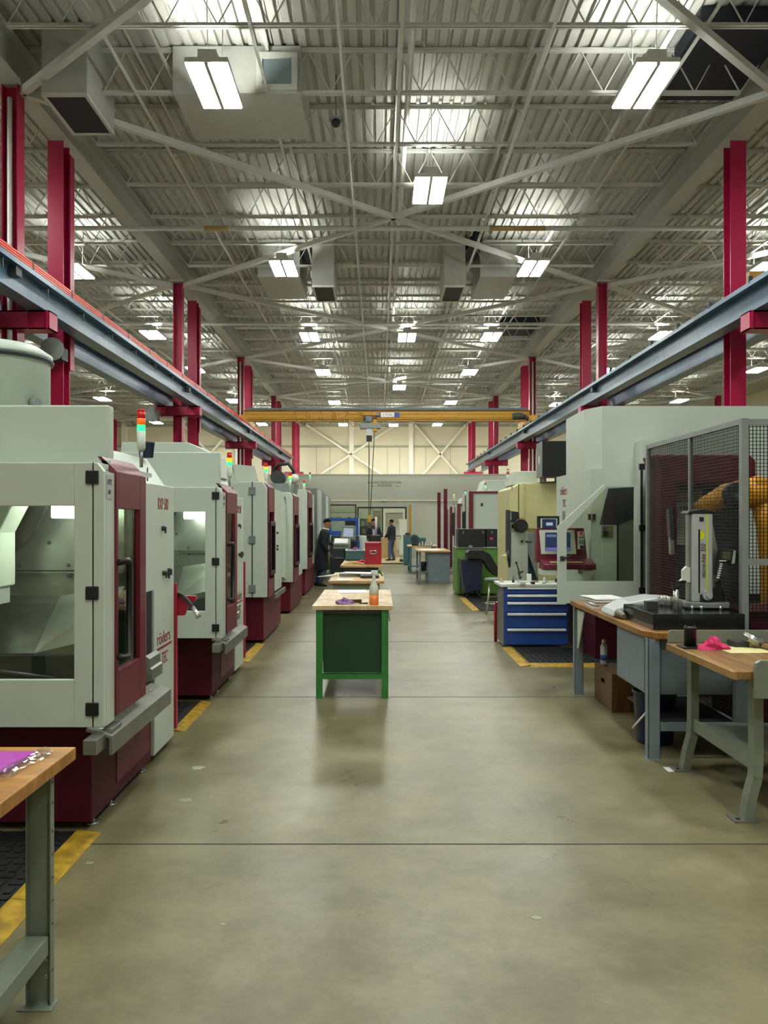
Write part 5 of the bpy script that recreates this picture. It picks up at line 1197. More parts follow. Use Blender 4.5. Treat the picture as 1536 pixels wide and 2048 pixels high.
# grey drilling head standing behind the cabinet
tp = 12.1
def tq(px, py): return (PX(px, tp), PZ(py, tp))
r = thing('bench_mill', 'pale grey milling head with a black round motor behind the blue cabinet', 'milling machine', (2.05, tp, 0))
x0, z1 = tq(1022, 1064); x1, z0 = tq(1056, 1150)
MB().box(x0, x1, tp, tp + 0.35, 0.0, z1).build('column', mat('mill_grey_paint', '#b2b7a8', 0.45, var=0.05), r, bevel=0.008)
MB().prism([tq(1056, 1066), tq(1072, 1066), tq(1078, 1140), tq(1080, 1165), tq(1056, 1100)], 'y', tp + 0.1, tp + 0.25).build('gusset', 'mid', r)
MB().box(tq(1056, 0)[0], tq(1082, 0)[0], tp + 0.26, tp + 0.34, 0.6, tq(0, 1066)[1]).build('back_plate', 'teal', r)
MB().box(tq(1013, 0)[0], tq(1020, 0)[0], tp - 0.02, tp + 0.1, tq(0, 1105)[1], tq(0, 1020)[1]).build('slide', 'dark', r)
MB().loft([(*tq(1017, 1100)[:1], tp, tq(0, 1100)[1]), (tq(1018, 0)[0], tp, tq(0, 1120)[1]), (tq(1019, 0)[0], tp, tq(0, 1135)[1])], [0.03, 0.025, 0.012], 12).build('spindle', 'black', r)
MB().prism([tq(1023, 1056), tq(1024, 1022), tq(1039, 1024), tq(1040, 1042), tq(1034, 1060)], 'y', tp + 0.03, tp + 0.2).build('belt_cover', 'black', r, bevel=0.006)
MB().box(tq(1018, 0)[0], tq(1023, 0)[0], tp - 0.01, tp + 0.06, tq(0, 1040)[1], tq(0, 1025)[1]).build('switch_box', 'greyblue', r)
mx_, mz = tq(1042, 1052)
MB().cyl((mx_, tp - 0.12, mz), (mx_, tp + 0.12, mz), 0.085, n=24).cyl((mx_ - 0.01, tp - 0.09, mz), (mx_ - 0.03, tp + 0.1, mz + 0.01), 0.1, n=24).build('motor', 'black', r)
MB().ringy((tq(1020, 0)[0], tq(1036, 0)[0], tq(0, 1066)[1], tq(0, 1045)[1]), (tq(1024, 0)[0], tq(1032, 0)[0], tq(0, 1062)[1], tq(0, 1050)[1]), tp + 0.0, tp + 0.05).build('yoke', 'alup', r, bevel=0.01)
dlx, dlz = tq(1044, 1083)
MB().cyl((dlx, tp - 0.015, dlz), (dlx, tp, dlz), 0.022, n=14).cyl((dlx + 0.05, tp - 0.02, dlz), (dlx + 0.14, tp - 0.03, dlz - 0.01), 0.012, n=8).build('lever', 'dark', r)
for a in range(8): MB().cyl((dlx + 0.05 * math.cos(a * .785), tp - 0.006, dlz + 0.05 * math.sin(a * .785)), (dlx + 0.05 * math.cos(a * .785), tp, dlz + 0.05 * math.sin(a * .785)), 0.008, n=8).build('dial_screw', 'mid', r)
# cream machine and black enclosure box
cm_ = 13.0
r = thing('milling_machine', 'cream coloured enclosed mill behind the blue drawer cabinet', 'milling machine', (2.5, 13.6, 0))
MB().prism([(2.07, 0.0), (PX(1120, cm_), 0), (PX(1120, cm_), 2.30), (2.26, 2.27), (2.07, 2.17)], 'y', cm_, 14.3).build('enclosure', 'cream', r, bevel=0.01)
MB().prism([(PX(1050, cm_), 1.55), (PX(1120, cm_), 1.5), (PX(1120, cm_), 2.27), (PX(1050, cm_), 2.25)], 'y', cm_ - 0.12, cm_).build('cowl', 'cream', r, bevel=0.012)
MB().box(PX(1036.5, cm_), PX(1038, cm_), cm_ - 0.004, cm_, 1.3, 2.25).build('seam', 'gasket', r)
MB().box(PX(1020, cm_), PX(1050, cm_), cm_ - 0.01, cm_, 1.2, 1.72).build('recess', 'tan', r)
MB().box(1.98, 2.16, cm_ - 0.08, cm_ + 0.3, 1.06, 1.12).build('ledge', 'cream', r, bevel=0.01)
MB().prism([(PX(1024, 13.4), 2.25), (PX(1076, 13.4), 2.25), (PX(1076, 13.4), 2.48), (PX(1030, 13.4), 2.48)], 'y', 13.4, 14.2).build('roof_housing', 'white', r, bevel=0.01)
for px in (1023, 1049): MB().box(PX(px, cm_), PX(px + 2, cm_), cm_ - 0.006 if px < 1050 else cm_ - 0.13, cm_, 2.15, 2.22).build('rib', 'tan', r)
be = 12.55
r = thing('control_box', 'black square box with a grey side on top of the cream mill', 'control box', (2.7, be, 2.3))
MB().box(PX(1085, be), PX(1146, be), be, be + 0.02, PZ(953, be), PZ(882, be)).build('front_plate', 'gasket', r)
MB().box(PX(1085, be), PX(1146, be), be + 0.02, be + 0.5, PZ(953, be), PZ(882, be)).build('case', 'mid', r)
MB().cyl((PX(1085, be) - 0.004, be + 0.25, PZ(918, be)), (PX(1085, be), be + 0.25, PZ(918, be)), 0.07, n=20).build('round_vent', 'whiteb', r)
for px in (1090, 1120, 1140): MB().box(PX(px, be), PX(px + 4, be), be + 0.05, be + 0.4, 2.27, PZ(953, be)).build('support_foot', 'dark', r)
tag(MB().loft([(PX(1140, 12.9), 12.9, 2.68), (PX(1152, 13), 12.9, 2.55), (PX(1160, 13), 12.9, 2.45), (PX(1165, 13), 12.9, 2.3)], [0.05, 0.09, 0.1, 0.06], 12).build('cable_bundle', 'black', origin=(PX(1155, 13), 12.9, 2.3)), 'black cable bundle hanging beside the black control box', 'cables')
signal_light(PX(1016, 14.0), 14.0, 2.15, PZ(955, 14.0), 'unlit signal tower behind the cream mill', OFF)
# green machine with chute, crates, blue bin, stool
gm = 18.2
r = thing('chip_conveyor_machine', 'green machine base with a black gooseneck chip chute beside the blue bin', 'chip conveyor', (2.3, 18.6, 0))
MB().box(PX(914, gm), PX(1000, gm), gm, gm + 1.0, 0.04, 1.05).build('base', 'lime', r, bevel=0.01)
MB().box(PX(914, gm) - 0.02, PX(1000, gm), gm - 0.02, gm + 1.0, 1.05, 1.07).build('top_plate', 'mid', r)
q = 17.3
pts = [(936, 1118), (934, 1106), (940, 1100), (966, 1100), (980, 1108), (992, 1128), (1004, 1145), (1006, 1152), (990, 1152), (978, 1140), (968, 1122), (958, 1118)]
MB().prism([(PX(a_, q), PZ(b__, q)) for a_, b__ in pts], 'y', q, q + 0.5).build('chute', 'black', r, bevel=0.01)
MB().box(PX(1000, q), PX(1012, q), q, q + 0.4, 0, PZ(1150, q)).build('chute_leg', 'dark', r)
for k, (a_, b__, lab) in enumerate(((918, 973, 'wide'), (974, 997, 'narrow'))):
    s_ = thing('black_crate', '%s black crate with pale latches on the green machine' % lab, 'crate', (PX((a_ + b__) / 2, gm), gm + 0.3, 1.07))
    MB().box(PX(a_, gm), PX(b__, gm) - 0.01, gm + 0.1, gm + 0.7, 1.07, PZ(1058, gm)).build('body', 'black', s_, bevel=0.008)
    for px in ([926, 966] if k == 0 else [984]): MB().box(PX(px, gm), PX(px + 2.5, gm), gm + 0.09, gm + 0.1, 1.38, 1.43).build('latch', 'alup', s_)
    if k: MB().box(PX(981, gm), PX(987, gm), gm + 0.085, gm + 0.1, 1.24, 1.29).build('pink_tag', 'pink', s_)
sheet('paper_sheet', 'pale papers on the green machine in front of the black crates', PX(968, gm), PX(992, gm), gm + 0.0, gm + 0.09, 1.071, n=3)
tag(MB().box(PX(937, gm), PX(945, gm), gm, gm + 0.07, 1.071, 1.12).build('small_device', 'mid', origin=(PX(941, gm), gm, 1.07)), 'small grey device in front of the black crates', 'device')
bq = 17.45
r = thing('chip_bin', 'navy blue tilting chip bin on castors under the black chute', 'bin', (2.0, bq, 0))
MB().prism([(PX(924, bq), 0.82), (PX(965, bq), 0.82), (PX(962, bq), 0.2), (PX(932, bq), 0.12), (PX(926, bq), 0.35)], 'y', bq, bq + 0.7).build('hopper', 'navy', r, bevel=0.01)
MB().box(PX(922, bq) , PX(967, bq), bq - 0.02, bq + 0.72, 0.80, 0.84).build('rim', 'dark', r)
for px in (935, 955): MB().ringy((PX(px, bq), PX(px + 8, bq), 0.2, 0.32), (PX(px + 1.5, bq), PX(px + 6.5, bq), 0.22, 0.3), bq - 0.03, bq).build('pocket', 'navy', r)
for px in (933, 956):
    for yy in (bq + 0.08, bq + 0.6): MB().cyl((PX(px, bq), yy, 0.06), (PX(px, bq) + 0.05, yy, 0.06), 0.06).box(PX(px, bq), PX(px, bq) + 0.05, yy - 0.02, yy + 0.02, 0.06, 0.22).build('castor', 'black', r)
MB().tube([(PX(922, bq), bq + 0.1, 0.8), (PX(920, bq), bq, 0.5), (PX(921, bq), bq - 0.05, 0.1)], 0.015).build('lever', 'dark', r)
sd = 14.6; sx_ = PX(989, sd)
r = thing('shop_stool', 'round backless shop stool with chrome legs by the chip bin', 'stool', (sx_, sd, 0))
MB().lathe((sx_, sd, 0.60), [(0.16, 0), (0.175, 0.01), (0.175, 0.035), (0.16, 0.045), (0.001, 0.047)], 28).build('seat', 'mid', r)
for a in range(4):
    t_ = a * math.pi / 2 + 0.6
    MB().cyl((sx_ + 0.11 * math.cos(t_), sd + 0.11 * math.sin(t_), 0.60), (sx_ + 0.2 * math.cos(t_), sd + 0.2 * math.sin(t_), 0.0), 0.012, n=10).build('leg', 'chrome', r)
MB().tube([(sx_ + 0.17 * math.cos(a * .2618), sd + 0.17 * math.sin(a * .2618), 0.2) for a in range(25)], 0.009, 8).build('foot_ring', 'chrome', r)
floor_mat('dark mat with a tan edge around the chip bin and stool', 1.85, 2.6, 15.1, 17.7, 0.12, -1)
r = thing('red_tube', 'slim dark red tube standing against the blue cabinet side', 'tube', (1.615, 11.36, 0))
MB().lathe((1.615, 11.36, 0), [(0.022, 0), (0.022, 0.5), (0.015, 0.53), (0.008, 0.55)], 12).build('body', 'red', r)
# burgundy edged machines beyond
for k, (xs, y0, x1_, zt, lab) in enumerate(((2.3, 21.0, 3.6, 2.42, 'white machine with burgundy edges behind the black crates'), (2.38, 25.0, 3.4, 2.18, 'white machine with burgundy edges, second beyond the black crates'), (2.38, 27.6, 3.4, 2.13, 'white machine with burgundy edges, last before the dark red posts'))):
    r = thing('milling_machine', lab, 'milling machine', (xs, y0, 0), None)
    MB().box(xs + 0.01, x1_, y0, y0 + 1.7, 0.0, zt - 0.03).build('body', 'white', r, bevel=0.01)
    MB().box(xs, xs + 0.01, y0 + 0.75, y0 + 1.0, 0.1, zt - 0.1).build('side_strip', 'burgd', r)
    MB().box(xs, xs + 0.11, y0 - 0.06, y0 + 0.05, 0.1, zt).box(xs + 0.11, x1_, y0 - 0.06, y0 + 0.05, zt - 0.05, zt).build('edge_frame', 'burgd', r, bevel=0.02)
    q = MB().box(xs + 0.16, x1_ - 0.05, y0 - 0.03, y0, 0.15, zt - 0.1).build('end_door', 'white', r, bevel=0.01)
    for z in (zt - 0.35, 0.9, 0.3): MB().box(xs + 0.3, xs + 0.36, y0 - 0.05, y0 - 0.03, z - 0.03, z + 0.04).build('latch', 'dark', q)
    MB().ringx((y0 + 0.1, y0 + 0.5, 1.2, 1.9), (y0 + 0.14, y0 + 0.46, 1.25, 1.85), xs - 0.12, xs - 0.07).build('handle', 'black', r)
    MB().prism([(xs + 0.35, zt - 0.03), (x1_, zt - 0.03), (x1_, zt + 0.3), (xs + 0.45, zt + 0.3)], 'y', y0 + 0.3, y0 + 1.4).build('roof_box', 'white', r, bevel=0.01)
signal_light(PX(971, 21.2), 21.2, 2.40, PZ(977, 21.2), 'signal tower lit green on the burgundy edged machine behind the crates', G_R)
signal_light(PX(931, 25.2), 25.2, 2.15, PZ(989, 25.2), 'signal tower lit green on the second burgundy edged machine', G_R)
signal_light(PX(908, 27.8), 27.8, 2.1, PZ(996, 27.8), 'signal tower lit amber on the last burgundy edged machine', [('w', 'whiteb'), ('a', 'samberon')])
for px, py, d__, lab in ((878, 985, 28.5, 'dark red floor post, the shorter of two beyond the grey bench'), (891, 978, 26.5, 'dark red floor post, the taller of two beyond the grey bench')):
    r = thing('guard_post', lab, 'post', (PX(px, d__), d__, 0), 'dark red floor posts')
    MB().hsec(PX(px, d__), d__, 0.01, PZ(py, d__), 0.11, 0.12, 0.012, 0.01, 'y').build('shaft', 'burg', r)
    MB().box(PX(px, d__) - 0.12, PX(px, d__) + 0.12, d__ - 0.12, d__ + 0.12, 0, 0.012).build('foot_plate', 'burg', r)
# grey bench, teal grinder
r = thing('workbench', 'grey cabinet bench with a wooden top and a paper on it beyond the chip bin', 'workbench', (1.45, 22, 0))
MB().box(PX(836, 21.7), PX(901, 21.7), 21.7, 23.6, 0.825, 0.865).build('top', 'wood', r, bevel=0.004)
MB().box(PX(857, 21.8), PX(900, 21.8), 21.8, 23.4, 0.0, 0.825).build('cabinet', 'greyblue', r, bevel=0.005)
for y in (21.8, 23.4): MB().box(PX(838, 21.8), PX(842, 21.8), y, y + 0.06, 0, 0.825).build('leg', 'greyblue', r)
MB().box(PX(838, 21.8), PX(857, 21.8), 21.85, 23.4, 0.28, 0.31).build('shelf', 'greyblue', r)
sheet('paper_sheet', 'white paper on the grey cabinet bench', PX(843, 22.3), PX(880, 22.3), 22.2, 22.9, 0.866, n=2)
tag(MB().lathe((PX(846, 22.0), 22.1, 0.31), [(0.09, 0), (0.11, 0.22), (0.09, 0.25)], 16).build('shop_pail', 'black', origin=(PX(846, 22), 22.1, 0.31)), 'black pail on the shelf of the grey cabinet bench', 'pail')
r = thing('workbench', 'wooden topped teal legged bench under the bench grinder', 'workbench', (1.2, 26.2, 0))
MB().box(PX(817, 25.8), PX(875, 25.8), 25.8, 27.2, 0.825, 0.865).build('top', 'wood', r, bevel=0.004)
for x in (PX(819, 25.8), PX(868, 25.8)):
    for y in (25.85, 27.1): MB().box(x, x + 0.07, y, y + 0.07, 0, 0.825).build('leg', 'teal', r)
MB().box(PX(819, 25.8), PX(868, 25.8), 25.9, 27.1, 0.2, 0.23).build('shelf', 'teal', r)
r = thing('bench_grinder', 'teal bench grinder with a round dark face on the wooden bench', 'grinder', (1.2, 26.2, 0.865))
MB().cyl((PX(829, 26), 25.95, 1.06), (PX(829, 26), 26.2, 1.06), 0.16, n=24).build('wheel_guard', 'teal', r)
MB().cyl((PX(829, 26), 25.92, 1.06), (PX(829, 26), 25.95, 1.06), 0.12, n=24).build('wheel', 'dark', r)
MB().box(PX(832, 26), PX(852, 26), 26.0, 26.4, 0.865, 1.12).build('motor', 'teal', r, bevel=0.03)
MB().box(PX(824, 26), PX(834, 26), 26.0, 26.3, 0.865, 0.93).build('base', 'dark', r)
for k in range(5):
    x = PX(839 + 6 * k, 25.95)
    tag(MB().lathe((x, 25.9, 0.865), [(0.035, 0), (0.045, 0.03), (0.03, 0.05), (0.022, 0.13), (0.001, 0.13)], 14).build('tool_holder', 'chrome', origin=(x, 25.9, 0.865)), 'steel tool holder in the row beside the bench grinder', 'tool holder', 'tool holders by the grinder')
r = thing('tool_locker', 'teal tool locker between the office door and the grinder bench', 'locker', (1.1, 31, 0))
MB().box(PX(808, 30.5), PX(823, 30.5), 30.5, 31.4, 0, PZ(1070, 30.5)).build('body', 'teal', r, bevel=0.01)
MB().box(PX(810, 30.5), PX(821, 30.5), 30.48, 30.5, 0.1, 1.0).build('door', 'teal', r)
MB().box(PX(811, 30.5), PX(820, 30.5), 30.6, 30.9, PZ(1070, 30.5), PZ(1066, 30.5)).build('tray', 'black', r)
# ================================================================ office front across the end of the aisle
OY = 40.0
ow = MB()
for q in ((-5.45, -2.42, 0, 3.88), (-1.1, -1.06, 0, 3.88), (1.34, 7.2, 0, 3.88), (-2.42, -1.1, 2.44, 3.88), (-2.42, -1.1, 0, 0.95), (-1.06, 1.34, 2.32, 3.88)): ow.box(q[0], q[1], OY, OY + 0.15, q[2], q[3])
struct(ow.build('wall_office', 'office'))
struct(MB().box(-5.45, 7.2, OY + 0.15, OY + 6.0, 3.6, 3.88).box(-5.45, -5.3, OY + 0.15, OY + 6, 0, 3.6).box(7.05, 7.2, OY + 0.15, OY + 6, 0, 3.6).box(-5.45, 7.2, OY + 5.85, OY + 6, 0, 3.6).build('wall_office_room', mat('office_inside', '#d7d5c2', 0.7, var=0.03)))
struct(MB().box(-5.45, 7.2, OY - 0.03, OY, 2.60, 2.66).build('trim_4', 'farwall'))
struct(MB().box(-5.62, 7.22, OY - 0.03, OY + 0.16, 3.88, 3.92).build('trim_5', 'office'))
wn = struct(MB().ringy((-2.42, -1.1, 0.95, 2.44), (-2.36, -1.16, 1.01, 2.38), OY - 0.03, OY + 0.1).build('window_1', 'black'))
struct(MB().box(-2.36, -1.16, OY + 0.04, OY + 0.05, 1.01, 2.38).build('window_1_glass', 'oglass'))
df = MB().box(-1.06, -1.0, OY - 0.03, OY + 0.1, 0, 2.32).box(1.28, 1.34, OY - 0.03, OY + 0.1, 0, 2.32).box(-1.0, 1.28, OY - 0.03, OY + 0.1, 2.25, 2.32).box(0.14, 0.2, OY - 0.03, OY + 0.1, 0, 2.25)
struct(df.build('door_1', 'black'))
struct(MB().box(-1.0, 0.14, OY + 0.04, OY + 0.05, 0.1, 2.25).build('door_1_glass', 'oglass'))
sgn = thing('wall_lettering', 'dark capital lettering high on the grey office wall', 'sign', (0.28, OY, 3.5))
text(sgn, 'lettering', 'BUILDING ORGANIZATIONAL', 0.155, (0.28, OY - 0.004, 3.46), '-y', 'ink', 'CENTER', sx=0.78)
text(sgn, 'lettering', 'EXCELLENCE', 0.155, (0.28, OY - 0.004, 3.32), '-y', 'ink', 'CENTER', sx=0.78)
for a, b in ((-0.42, -0.2), (0.78, 1.02)): MB().box(a, b, OY - 0.004, OY, 3.325, 3.34).build('underline', 'ink', sgn)
tag(MB().ball((0.23, OY - 0.05, 2.63), (0.1, 0.06, 0.06), 14).build('wall_camera', 'whiteb', origin=(0.23, OY, 2.63)), 'small white domed fitting on the trim line of the office wall', 'camera')
r = thing('office_lamp', 'long bright ceiling lamp inside the glazed office', 'lamp', (0, OY + 2.6, 3.5))
MB().box(-3.5, 2.5, OY + 2.5, OY + 2.8, 3.52, 3.595).build('housing', 'whiteb', r); MB().box(-3.4, 2.4, OY + 2.53, OY + 2.77, 3.50, 3.52).build('lens', glow('office_glow', '#fbffee', 40.0), r)
for k, x in enumerate((-7.5, -2.2, 3.0, 8.0)):  # unseen floods, added behind the office to brighten the end wall
    r = thing('added_flood_lamp', 'unseen flood lamp added to brighten the end wall, %s from the machine side' % ORD[k], 'lamp', (x, 50, 0), 'added flood lamps behind the office')
    MB().cyl((x, 50, 0), (x, 50, 3.6), 0.03).cyl((x, 50, 0), (x, 50, 0.03), 0.4).build('stand', 'mid', r)
    MB().bar((x - 0.7, 50, 3.7), (x + 0.7, 50, 3.7), 0.1, 0.3).build('housing', 'mid', r)
    MB().box(x - 0.68, x + 0.68, 50.055, 50.06, 3.57, 3.83).build('lens', glow('added_flood_glow', '#fffbe6', 130.0), r)
sh = thing('storage_shelf', 'pale storage shelf with small boxes behind the office window', 'shelf', (-1.9, OY + 1.6, 0))
for z in (0.5, 1.05, 1.55, 2.05): MB().box(-2.9, -0.9, OY + 1.4, OY + 1.8, z, z + 0.03).build('board', 'whiteb', sh)
for x in (-2.9, -0.93): MB().box(x, x + 0.03, OY + 1.4, OY + 1.8, 0, 2.1).build('upright', 'whiteb', sh)
rnd = random.Random(5)
colr = ['tan', 'ypaper', 'pink', 'papers', 'yrag', 'tan']
for k in range(12):
    x = -2.82 + 0.155 * k
    tag(MB().box(x, x + 0.13, OY + 1.42, OY + 1.7, 1.58, 1.58 + rnd.uniform(0.12, 0.26)).build('stock_box', colr[k % 6], origin=(x, OY + 1.5, 1.58)), 'small box in the row on the shelf behind the office window', 'box', 'boxes on the office shelf')
r = thing('whiteboard', 'bright whiteboard standing behind the open half of the office door', 'whiteboard', (0.8, OY + 0.8, 0))
MB().box(0.35, 1.15, OY + 0.8, OY + 0.83, 0.9, 2.0).build('board', mat('bright_board', '#f4f4ea', 0.5, var=0), r); MB().box(0.33, 1.17, OY + 0.83, OY + 0.86, 0.86, 2.04).build('frame', 'alup', r)
for x in (0.4, 1.08): MB().box(x, x + 0.03, OY + 0.83, OY + 0.9, 0, 0.9).build('leg', 'alup', r)
r = thing('notice_board', 'grey notice board with pinned sheets behind the office glass', 'board', (-0.6, OY + 1.2, 0))
MB().box(-0.98, -0.35, OY + 1.2, OY + 1.24, 0.7, 1.75).build('panel', 'mid', r)
for x, z in ((-0.9, 1.4), (-0.66, 1.45), (-0.85, 1.0), (-0.6, 1.05)): MB().box(x, x + 0.18, OY + 1.19, OY + 1.2, z, z + 0.24).build('sheet', 'papers', r)
for x in (-0.95, -0.4): MB().box(x, x + 0.03, OY + 1.2, OY + 1.26, 0, 0.7).build('leg', 'mid', r)
r = thing('blind', 'slatted blind behind the middle of the office glass', 'blind', (-0.05, OY + 0.5, 1.3))
for k in range(16): MB().box(-0.3, 0.1, OY + 0.5, OY + 0.53, 1.3 + 0.06 * k, 1.34 + 0.06 * k).build('slat', 'tan', r) if k < 14 else None
for x in (-0.25, 0.05): MB().cyl((x, OY + 0.515, 1.3), (x, OY + 0.515, 3.58), 0.01, n=6).build('cord', 'papers', r)
tag(MB().box(0.05, 0.75, 35.6, 36.2, 0.03, 0.9).build('shipping_carton', 'tan', origin=(0.4, 35.9, 0), bevel=0.01), 'tall tan carton standing beside the man in jeans', 'carton')
r = thing('storage_cabinet', 'narrow cream cabinet beside the office door', 'cabinet', (1.1, 37.5, 0))
MB().box(0.92, 1.28, 37.5, 38.0, 0.0, 1.72).build('body', 'cream', r, bevel=0.01); MB().box(0.94, 1.26, 37.48, 37.5, 0.1, 1.68).build('door', 'whiteb', r)
MB().box(0.97, 0.99, 37.45, 37.48, 0.8, 1.0).build('handle', 'dark', r)
struct(MB().box(1.5, 4.6, 38.2, 38.35, 0, 2.36).build('partition', 'office'))
tag(MB().box(PX(818, 37.9) , PX(822.5, 37.9), 37.9, 38.0, 0, 2.38).build('corner_guard', 'yellow', origin=(1.43, 37.95, 0)), 'tall yellow corner post at the edge of the grey partition', 'post')
r = thing('floor_platform', 'low platform with a tan top and black front edge before the office door', 'platform', (0.5, 33.5, 0))
MB().box(0.05, 0.98, 31.4, 36.4, 0.0, 0.03).build('deck', 'tan', r); MB().box(0.05, 0.98, 31.3, 31.4, 0, 0.035).build('edge', 'black', r)
tag(MB().box(0.82, 1.05, 32.2, 32.9, 0.03, 0.14).build('tool_case', 'dark', origin=(0.95, 32.5, 0.03), bevel=0.02), 'dark flat case lying on the tan platform', 'case')
r = thing('pale_drum', 'pale grey drum behind the teal parts box', 'drum', (PX(722, 24), 24, 0))
MB().lathe((PX(722, 24), 24, 0), [(0.15, 0), (0.16, 0.02), (0.16, 1.2), (0.15, 1.22), (0.001, 1.23)], 20).build('body', 'white', r)
MB().lathe((PX(722, 24), 24, 0.8), [(0.162, 0), (0.166, 0.02), (0.162, 0.04)], 20).build('hoop', 'mid', r)
tag(MB().cyl((PX(752, 16.9), 16.9, 1.37), (PX(752, 16.9), 16.9, 1.745), 0.022, n=14).build('upright_tube', mat('mauve_tube', '#cfc4cf', 0.3, var=0.03), origin=(PX(752, 16.9), 16.9, 1.37)), 'pale upright tube standing on the black tool chest', 'tube')
# ---------------------------------------------------------------- blue machine and its console
bm = 23.0
def bp(px, py, d=bm): return (PX(px, d), PZ(py, d))
r = thing('turning_centre', 'blue framed machine with a dark base behind the grey console', 'machine', (-1.0, bm, 0))
x0, x1 = bp(655, 0)[0], bp(717, 0)[0]
MB().ringy((x0, x1, bp(0, 1071)[1], bp(0, 1036)[1]), (x0 + 0.1, x1 - 0.12, bp(0, 1062)[1], bp(0, 1042)[1]), bm, bm + 0.1).build('door_frame', 'blued', r, bevel=0.006)
MB().box(x0 + 0.1, x1 - 0.12, bm + 0.04, bm + 0.05, bp(0, 1062)[1], bp(0, 1042)[1]).build('pane', 'glass', r)
MB().box(x0, x1, bm + 0.9, bm + 1.2, 0.1, 1.72).build('back_wall', 'white', r)
MB().box(x0 + 0.1, x1, bm + 0.02, bm + 1.2, 0.05, bp(0, 1072)[1]).build('base', 'dark', r, bevel=0.01)
MB().box(x1 - 0.15, x1 + 0.02, bm - 0.2, bm + 1.0, 0.4, bp(0, 1080)[1]).build('side_cover', 'blued', r)
MB().box(bp(690, 0)[0], bp(711, 0)[0], bm - 0.05, bm - 0.0, bp(0, 1051)[1], bp(0, 1042)[1]).build('control_top', 'black', r)
MB().box(x0 + 0.2, x1 - 0.1, bm - 0.02, bm + 0.02, 0.6, 0.63).build('base_rail', 'mid', r)
MB().prism([(bp(680, 0)[0], 0.05), (bp(700, 0)[0], 0.05), (bp(716, 0)[0], 1.1), (bp(700, 0)[0], 1.1)], 'y', bm - 0.5, bm - 0.1).build('swarf_chute', 'black', r)
cd = 20.6
def kp_(px, py): return (PX(px, cd), PZ(py, cd))
r = thing('control_console', 'grey machine console with a lit screen facing the man in the dark coat', 'console', (PX(690, cd), cd, 0))
MB().prism([kp_(681, 1077), kp_(684, 1052), kp_(712, 1053), kp_(711, 1080)], 'y', cd, cd + 0.16).build('monitor_case', 'benchgrey', r, bevel=0.01)
MB().prism([kp_(686, 1073), kp_(688, 1056), kp_(707, 1057), kp_(706, 1074)], 'y', cd - 0.006, cd).build('screen', 'screen', r)
MB().prism([(cd + 0.05, kp_(0, 1076)[1]), (cd - 0.3, kp_(0, 1087)[1]), (cd - 0.3, kp_(0, 1097)[1]), (cd + 0.1, kp_(0, 1094)[1])], 'x', kp_(668, 0)[0], kp_(701, 0)[0]).build('keyboard_box', 'benchgrey', r, bevel=0.006)
ks = MB().prism([(cd - 0.02, kp_(0, 1078)[1] + 0.012), (cd - 0.28, kp_(0, 1086)[1] + 0.012), (cd - 0.28, kp_(0, 1086)[1]), (cd - 0.02, kp_(0, 1078)[1])], 'x', kp_(670, 0)[0], kp_(696, 0)[0]).build('key_plate', 'papers', r)
for k, px in enumerate((671, 675, 678, 684, 687, 690, 694)): MB().cyl((kp_(px, 0)[0], cd - 0.315, kp_(0, 1091)[1]), (kp_(px, 0)[0], cd - 0.3, kp_(0, 1091)[1]), 0.016, n=10).build('push_button', 'black', r)
MB().cyl((kp_(690, 0)[0], cd + 0.25, 0), (kp_(690, 0)[0], cd + 0.25, kp_(0, 1080)[1]), 0.05).box(kp_(690, 0)[0] - 0.05, kp_(690, 0)[0] + 0.05, cd + 0.1, cd + 0.3, kp_(0, 1094)[1] - 0.05, kp_(0, 1094)[1] + 0.12).build('pedestal', 'dark', r)
